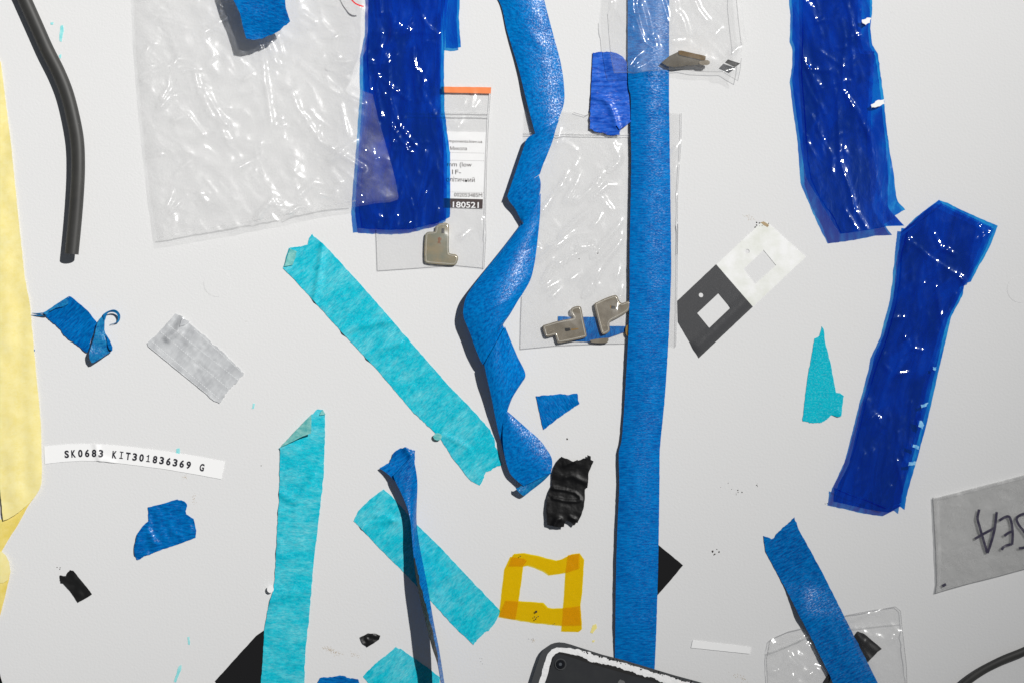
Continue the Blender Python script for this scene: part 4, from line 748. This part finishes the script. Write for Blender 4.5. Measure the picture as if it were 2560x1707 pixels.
o = sheet('black_scrap', K([(750, 1255), (800, 1258), (828, 1270), (820, 1295), (780, 1320), (745, 1342), (720, 1320), (700, 1280)]), mBlackGloss, z=lambda x, y: 4 + 2.5 * pn(x / 9, y / 9, 3), th=2, res=4, rough=.8); tag(o, 'tiny crumpled black scrap between upright teal tape and standing blue tape', 'black scrap', 'black scraps')
o = sheet('felt_sheet', J([(1598, 1552), (1904, 1215)]) + [(680, 1560), (690, 1740), (560, 1740)], mBlackPaper, z=1.0, th=.8, res=14, rough=.5); tag(o, 'black felt sheet corner beneath the upright teal tape', 'felt sheet', 'black felt sheets')
o = sheet('felt_sheet', L([(1080, 600), (1140, 645), (1303, 780), (1220, 880), (1137, 975), (1050, 1060), (960, 800)]), mBlackPaper, z=1.4, th=1, res=12, rough=.5); tag(o, 'black pointed sheet peeking from under the long straight blue tape', 'felt sheet', 'black felt sheets')

# ------------------------------------------------------------------ amber frame
at = thing('amber_frame', 1355, 1480, 'square frame made of four overlapping amber tape strips', 'tape frame')
aw = lambda s, b: (lambda x, y: b + 1.3 * pn(x / 18, y / 18, s) + .5 * pn(x / 8, y / 8, s + 1))
sheet('amber_strip', L([(150, 722), (245, 735), (262, 750), (236, 785), (222, 900), (205, 1020), (185, 1142), (130, 1135), (75, 1120), (110, 810)]), mAmber, at, z=aw(1, 3), th=0, res=5, rough=.5, along=(-.1, 1))
sheet('amber_strip', L([(505, 1050), (520, 830), (535, 712), (614, 702), (643, 742), (630, 960), (618, 1050), (628, 1206), (605, 1225), (492, 1220)]), mAmber, at, z=aw(3, 3), th=0, res=5, rough=.5)
sheet('amber_strip', L([(175, 702), (245, 698), (330, 715), (400, 735), (455, 748), (490, 740), (560, 705), (614, 699), (612, 800), (525, 828), (410, 845), (370, 815), (270, 778), (240, 785), (140, 785), (160, 730)]), mAmber, at, z=aw(5, 5.5), th=0, res=4, rough=.6, along=(1, 0))
sheet('amber_strip', L([(120, 1012), (205, 1018), (370, 1030), (400, 1062), (440, 1068), (500, 1065), (618, 1050), (628, 1180), (500, 1182), (300, 1160), (75, 1122)]), mAmber, at, z=aw(7, 5.5), th=0, res=4, rough=.6, along=(1, 0))
mb = MB()
for q in ([(322, 1090), 8], [(310, 1125), 4], [(335, 1122), 4], [(318, 1140), 5], [(445, 1170), 3], [(215, 720), 4]):
    (x, y), = L([q[0]]); add_sheet(mb, circle(x, y, q[1] / 2.672, 9), z=8, th=.6, res=4, rough=.5, seed=int(x))
mb.build('trapped_dirt', mDirt, at)['kind'] = 'stuff'

# ------------------------------------------------------------------ tablet
tb = thing('tablet', 1520, 1720, 'dark tablet shell with torn white adhesive rim and round camera', 'tablet')
oo = O([(130, 498), (150, 430), (185, 320), (218, 228), (240, 190), (268, 160), (310, 132), (345, 120), (380, 115), (430, 119), (490, 135), (560, 158), (800, 235), (1000, 286), (1200, 345), (1500, 435), (1740, 500), (2200, 640), (2000, 1300), (-80, 1200)])
plate('shell', oo, mAlu, tb, z0=4, th=16, bev=5)
ai = O([(60, 1100), (175, 520), (215, 400), (238, 300), (272, 210), (312, 165), (360, 146), (430, 150), (500, 152), (640, 185), (800, 238), (900, 270), (1000, 292), (1200, 352), (1400, 412), (1500, 440), (1720, 500), (2150, 640), (1950, 1250)])
sheet('adhesive_rim', ai, mAdhesive, tb, z=lambda x, y: 21.2 + .4 * pn(x / 6, y / 6, 2), th=.8, res=7, rough=1.2, torn=(8, 9, 10, 11, 12, 13, 14, 15), tear=2.6, seed=4)
gi = O([(170, 1100), (240, 520), (265, 440), (290, 330), (318, 240), (348, 208), (385, 190), (420, 195), (520, 215), (640, 255), (700, 290), (820, 306), (900, 326), (1050, 372), (1200, 418), (1350, 465), (1450, 500), (2050, 700), (1900, 1200)])
sheet('black_gap', gi, mGap, tb, z=21.8, th=.3, res=10, rough=1.0, torn=(8, 9, 10, 11, 12, 13, 14, 15), tear=3.5, seed=9)
plate('back_panel', O([(245, 520), (285, 395), (326, 258), (338, 232), (352, 218), (375, 212), (440, 226), (700, 312), (1000, 396), (1300, 482), (1370, 502), (2000, 690), (1880, 1180), (190, 1080)]), mPanel, tb, z0=21.9, th=2.2, bev=.8)
mb = MB(); rng = np.random.RandomState(3)
for k in range(60):                         # specks where the adhesive tore
    t = rng.rand(); x, y = 560 + 1150 * t, 165 + 330 * t + rng.normal() * 9 - 4; (x, y), = O([(x, y + 6)]); add_sheet(mb, circle(x, y, rng.uniform(.8, 2.0), 6), z=22.2, th=.3, res=4, rough=.4, seed=k)
mb.build('torn_specks', mGap, tb)['kind'] = 'stuff'
(cx, cy), = O([(398, 311)])
plate('camera_ring', circle(cx, cy, 13.5, 32), mAlu, tb, z0=24, th=3, bev=1.0)
plate('camera_bezel', circle(cx, cy, 11.6, 32), mGap, tb, z0=26.7, th=.9, bev=.3)
cl = plate('camera_lens', circle(cx, cy, 8.2, 32), mGlass, tb, z0=27.3, th=2.4, bev=2.2)
plate('lens_pupil', circle(cx - .5, cy, 3.4, 20), plain('pupil', (.10, .11, .12, 1), .15), tb, z0=29.6, th=.6, bev=.5)
sheet('emblem', O([(958, 520), (962, 482), (975, 466), (988, 458), (996, 470), (1006, 468), (1020, 474), (1030, 490), (1022, 505), (1030, 520)]), mEmblem, tb, z=24.5, th=.3, res=6, rough=.2)

# ------------------------------------------------------------------ paper sliver and marked bag
o = sheet('paper_strip', O([(1692, 78), (2265, 147), (2248, 210), (1676, 150)]), mPaper, z=2.2, th=1.8, res=14, rough=.4); tag(o, 'thin white paper strip lying just above the tablet corner', 'paper strip')
ht = thing('marked_bag', 2450, 1330, 'grey translucent bag with upside down handwritten black letters', 'bag')
hz = lambda x, y: 9 + 1.2 * pn(x / 40, y / 40, 3) + .6 * pn(x / 14, y / 14, 5)
ho = M([(1354, 236), (1375, 240), (1600, 182), (1800, 130), (2007, 76), (2150, 40), (2150, 715), (2007, 752), (1800, 808), (1600, 858), (1480, 892), (1372, 924), (1382, 850), (1376, 620), (1362, 360)])
sheet('front_film', ho, mGrey, ht, z=hz, th=0, res=7, rough=.7, seed=4, along=(.97, -.25))
sheet('back_film', ho, mGrey, ht, z=2, th=0, res=14, rough=.7, seed=4)
sheet('edge_seam', M([(1356, 240), (1395, 232), (1412, 620), (1410, 908), (1372, 924), (1382, 850), (1376, 620), (1362, 360)]), mZipSeal, ht, z=lambda x, y: hz(x, y) + .8, th=0, res=6)
sheet('folded_top', M([(1380, 238), (1600, 180), (2007, 75), (2150, 38), (2150, 62), (2007, 100), (1600, 205), (1400, 252)]), mZipSeal, ht, z=lambda x, y: hz(x, y) + 1.2, th=0, res=6)
hzz = lambda x, y: float(hz(np.array([x]), np.array([y]))[0]) + .8
for ltr in ([[(1686, 322), (1674, 385), (1690, 450), (1722, 560), (1745, 635)], [(1745, 635), (1768, 570), (1795, 470), (1812, 340)], [(1656, 532), (1720, 495), (1800, 452)]],
            [[(1830, 402), (1868, 378), (1900, 374), (1918, 420), (1926, 500), (1922, 575)], [(1866, 512), (1895, 490), (1926, 478)], [(1922, 570), (1880, 580), (1858, 595), (1848, 612)]],
            [[(2060, 350), (2010, 352), (1965, 372), (1955, 400), (1975, 440), (2007, 480), (2040, 540), (2020, 590), (1970, 600)]]):
    mb = MB()
    for i, q in enumerate(ltr): add_stroke(mb, M(q), 6.4, lambda x, y, i=i: hzz(x, y) + .1 * i)
    mb.build('handwritten_letter', mMarker, ht)
mb = MB(); add_stroke(mb, M([(1422, 872), (1448, 857)]), 7, hzz); mb.build('ink_dash', mMarker, ht)

# ------------------------------------------------------------------ bag with black scrap at the bottom edge
gt = thing('zip_bag', 2095, 1630, 'clear zip bag with a black scrap beneath the slanting blue tape', 'bag', 'clear zip bags')
go = M([(182, 1272), (205, 1248), (320, 1198), (440, 1170), (560, 1150), (720, 1085), (900, 1050), (1085, 1020), (1122, 1050), (1130, 1140), (1148, 1300), (1165, 1450), (1172, 1720), (185, 1720), (168, 1560), (160, 1400)])
gz = zz(6, 2150, 1630, 60, 50, 4, 51, 1.2, [(M([(480, 1300), (500, 1340)]), 4), (M([(340, 1400), (400, 1450)]), 5), (M([(200, 1470), (260, 1510)]), 4), (M([(380, 1360), (410, 1380)]), 4), (M([(1135, 1230), (1150, 1400), (1175, 1500)]), 4), (M([(740, 1120), (850, 1075), (1000, 1050)]), 3), (M([(190, 1340), (300, 1290), (460, 1220)]), 3), (M([(290, 1480), (340, 1530)]), 4)] + scatter_wrinkles((1925, 1580, 2060, 1707), 26, 50, 35, (10, 40), (1.6, 3.6), 44) + scatter_wrinkles((2130, 1540, 2262, 1707), 12, 60, 35, (12, 50), (1.4, 3.0), 45))
gz2 = lambda x, y: np.minimum(gz(x, y), 8 + 9 * sstep((np.abs((x - 1992) * .89 - (y - 1420) * .45) - 52) / 14))
sheet('front_film', go, mZip, gt, z=gz2, th=0, res=5, rough=.5, seed=15)
sheet('back_film', go, mBagBack, gt, z=.9, th=0, res=14, rough=.5, seed=16)
sheet('zip_seal', M([(170, 1345), (330, 1290), (470, 1225), (750, 1170), (1128, 1135), (1128, 1147), (750, 1185), (470, 1240), (330, 1303), (172, 1358)]), mZipSeal, gt, z=lambda x, y: gz2(x, y) + .8, th=0, res=6, rough=.3)
o = sheet('black_scrap', M([(815, 1195), (860, 1212), (885, 1232), (965, 1300), (988, 1322), (955, 1345), (890, 1415), (840, 1330), (780, 1240)]), mBlackPaper, z=3, th=1, res=7, rough=.6); tag(o, 'four cornered black scrap inside the zip bag under the slanting tape', 'black scrap', 'black scraps')
o = sheet('black_scrap', M([(550, 1590), (605, 1500), (622, 1522), (600, 1600)]), mBlackPaper, z=3, th=1, res=7, rough=.4); tag(o, 'black sliver at the hidden lower edge of the slanting tape', 'black scrap', 'black scraps')

# ------------------------------------------------------------------ welded edges of the clear bags
def bag_edge(parent, pts, z, w=2.0):
    pts = [(a[0] + (b[0] - a[0]) * t, a[1] + (b[1] - a[1]) * t) for a, b in zip(pts[:-1], pts[1:]) for t in (0, .03, .25, .5, .75, .97)] + [pts[-1]]
    mb = MB(); add_stroke(mb, pts, w, (lambda x, y: float(z(np.array([x]), np.array([y]))[0]) + .5) if callable(z) else z); mb.build('welded_edge', mEdge, parent)
bag_edge(zt, Cc([(223, 1290), (231, 1519), (440, 1505), (660, 1488), (828, 1505)]), 1.6); bag_edge(zt, Cc([(868, 491), (857, 640), (852, 740), (845, 900), (838, 1200), (840, 1330), (829, 1504)]), fz)
bag_edge(mt, D([(720, 690), (790, 712), (830, 690)]), mz, 1.8); bag_edge(mt, H([(424, 420), (418, 560), (415, 722), (620, 702), (850, 692), (1035, 690)]), 1.8); bag_edge(mt, D([(1380, 695), (1380, 780), (1378, 880), (1358, 1150), (1355, 1560)]) + H([(1325, 0), (1320, 400), (1312, 708)]), mz, 1.8)
bag_edge(tt, N([(1080, 978), (1250, 968), (1420, 1000), (1700, 1012), (1830, 1010), (1940, 1080), (2040, 1136), (2070, 1000), (2090, 820)]), 17, 2.0); bag_edge(tt, [(1842, -50)] + N([(2020, 0), (2050, 300), (2090, 640)]), tz2, 2.0); bag_edge(tt, N([(215, 200), (235, 480), (255, 720), (285, 900), (312, 1026), (490, 1020), (590, 1030), (760, 1000), (1080, 976)]), tz2, 2.0)
bag_edge(gt, M([(440, 1170), (320, 1198), (205, 1248), (182, 1272), (160, 1400), (168, 1560), (185, 1720)]), gz2, 2.0); bag_edge(gt, M([(720, 1085), (900, 1050), (1085, 1020), (1122, 1050), (1130, 1140), (1148, 1300), (1165, 1450), (1172, 1720)]), gz2, 2.0)
bag_edge(ht, M([(1372, 924), (1480, 892), (1600, 858), (1800, 808), (2007, 752), (2150, 715)]), 2.4, 2.2); bag_edge(ht, M([(1354, 236), (1362, 360), (1376, 620), (1382, 850), (1372, 924)]), 2.4, 2.4)
# ------------------------------------------------------------------ flecks and crumbs lying on the table
def fleck(pts, lab, mat, nm='paper_fleck', cat='fleck', grp='teal paper flecks'):
    tag(sheet(nm, pts, mat, z=.7, th=.5, res=6, rough=1.2), lab, cat, grp)
fleck(A([(340, 145), (354, 143), (357, 180), (346, 236), (334, 232), (333, 190)]), 'largest teal fleck beside the black rubber tube', mTealFleck)
fleck(A([(330, 310), (344, 305), (342, 328), (332, 328)]), 'tiny teal fleck touching the edge of the rubber tube', mTealFleck)
fleck(A([(282, 128), (300, 126), (298, 140), (284, 140)]), 'tiny teal speck above the fleck beside the rubber tube', mTealFleck)
fleck(F([(1548, 1000), (1562, 1000), (1556, 1030), (1542, 1032)]), 'teal fleck below the silver tape in open table', mTealFleck)
fleck(J([(1392, 1225), (1410, 1222), (1412, 1282), (1400, 1280)]), 'short upright teal fleck above the bottom fleck', mTealFleck)
fleck(J([(1330, 1440), (1350, 1430), (1348, 1470), (1310, 1560), (1292, 1558), (1312, 1500)]), 'long slanting teal fleck near the bottom picture edge', mTealFleck)
fleck(F([(1080, 1276), (1100, 1272), (1102, 1304), (1078, 1308)]), 'teal fleck stuck at the upper edge of the printed label', mTealFleck)
fleck(F([(205, 672), (213, 668), (214, 680), (206, 682)]), 'blue speck at the edge of the yellow tape', mBlueUnder, grp=None)
fleck(L([(700, 1180), (722, 1172), (728, 1200), (700, 1235), (682, 1230)]), 'pale yellow residue mark beside the amber frame', mYellowFleck, 'residue_mark', 'residue', None)
fleck(L([(698, 1282), (714, 1280), (708, 1294), (696, 1294)]), 'tiny yellow residue dot above the tablet', mYellowFleck, 'residue_mark', 'residue', None)
def crumb(pts, z, th, mat, lab): tag(plate('paper_crumb', chaikin(pts, 1), mat, z0=z, th=th, bev=1.5), lab, 'crumb')
crumb(K([(125, 965), (150, 960), (160, 985), (140, 1002), (122, 990)]), 2, 10, mPaper, 'white paper crumb at the edge of the upright teal tape')
crumb(G([(1022, 1222), (1040, 1205), (1068, 1212), (1065, 1240), (1035, 1242)]), 2, 8, mTealUnder, 'pale teal crumb curled up at the edge of the longest teal strip')
mb = MB(); rng = np.random.RandomState(8)
spots = [I([(365, 1368)])[0] + (6, 6, 1.6), I([(330, 1330)])[0] + (8, 2, .9), I([(462, 1335)])[0] + (2, 2, 1.0), L([(1525, 700)])[0] + (5, 5, 2.0), L([(1503, 690)])[0] + (2, 2, 2.0), J([(448, 706)])[0] + (3, 3, 1.6), H([(683, 1237)])[0] + (1.5, 2, 2.0),
         I([(480, 152)])[0] + (8, 10, 1.8), I([(510, 152)])[0] + (5, 5, 1.6), H([(752, 200)])[0] + (1, 2, 1.4), H([(862, 168)])[0] + (1.5, 3, 1.4), K([(82, 207)])[0] + (1, 1, 1.4), K([(1450, 1430)])[0] + (5, 4, .8), M([(95, 152)])[0] + (1.5, 2, 1.3), M([(590, 282)])[0] + (1.5, 2, 1.3), L([(285, 1280)])[0] + (4, 4, 1.0)]
for x, y, sp, n, r in spots:
    for k in range(n):
        a, b = x + rng.normal() * sp, y + rng.normal() * sp * .8; rr = r * rng.uniform(.5, 1.1); h = rr * rng.uniform(.6, 1.2)
        c = circle(a, b, rr, 7); c = [(p[0] + rng.normal() * rr * .2, p[1] + rng.normal() * rr * .2) for p in c]
        mb.add([(p[0], p[1], 0) for p in c] + [(a + (p[0] - a) * .6, b + (p[1] - b) * .6, h) for p in c], [[i, (i + 1) % 7, 7 + (i + 1) % 7, 7 + i] for i in range(7)] + [list(range(7, 14))], [(0, 0)] * 14, False)
o = mb.build('dark_crumbs', mDirt); o['kind'] = 'stuff'; o['label'] = 'tiny dark dirt crumbs scattered over the tabletop'
mb = MB()
for x, y, sx, sy, n in (K([(540, 1370)])[0] + (16, 6, 60), K([(490, 1350)])[0] + (10, 4, 25), K([(665, 1390)])[0] + (10, 4, 22), I([(420, 115)])[0] + (12, 5, 30), O([(130, 80)])[0] + (4, 5, 16), O([(2160, 440)])[0] + (22, 8, 30), J([(1375, 40)])[0] + (6, 8, 18), J([(1440, 210)])[0] + (5, 12, 16)):
    for k in range(n):
        a = x + rng.normal() * sx * .6; b = y + rng.normal() * sy * .6 + (a - x) * .3; rr = rng.uniform(.4, 1.0); c = circle(a, b, rr, 5)
        mb.add([(p[0], p[1], 0) for p in c] + [(a, b, rr * .5)], [[i, (i + 1) % 5, 5] for i in range(5)], [(0, 0)] * 6, False)
o = mb.build('rust_dust', mRust); o['kind'] = 'stuff'; o['label'] = 'faint rusty dust smears on the tabletop'

for o in bpy.data.objects:
    if '_w' in o: del o['_w']
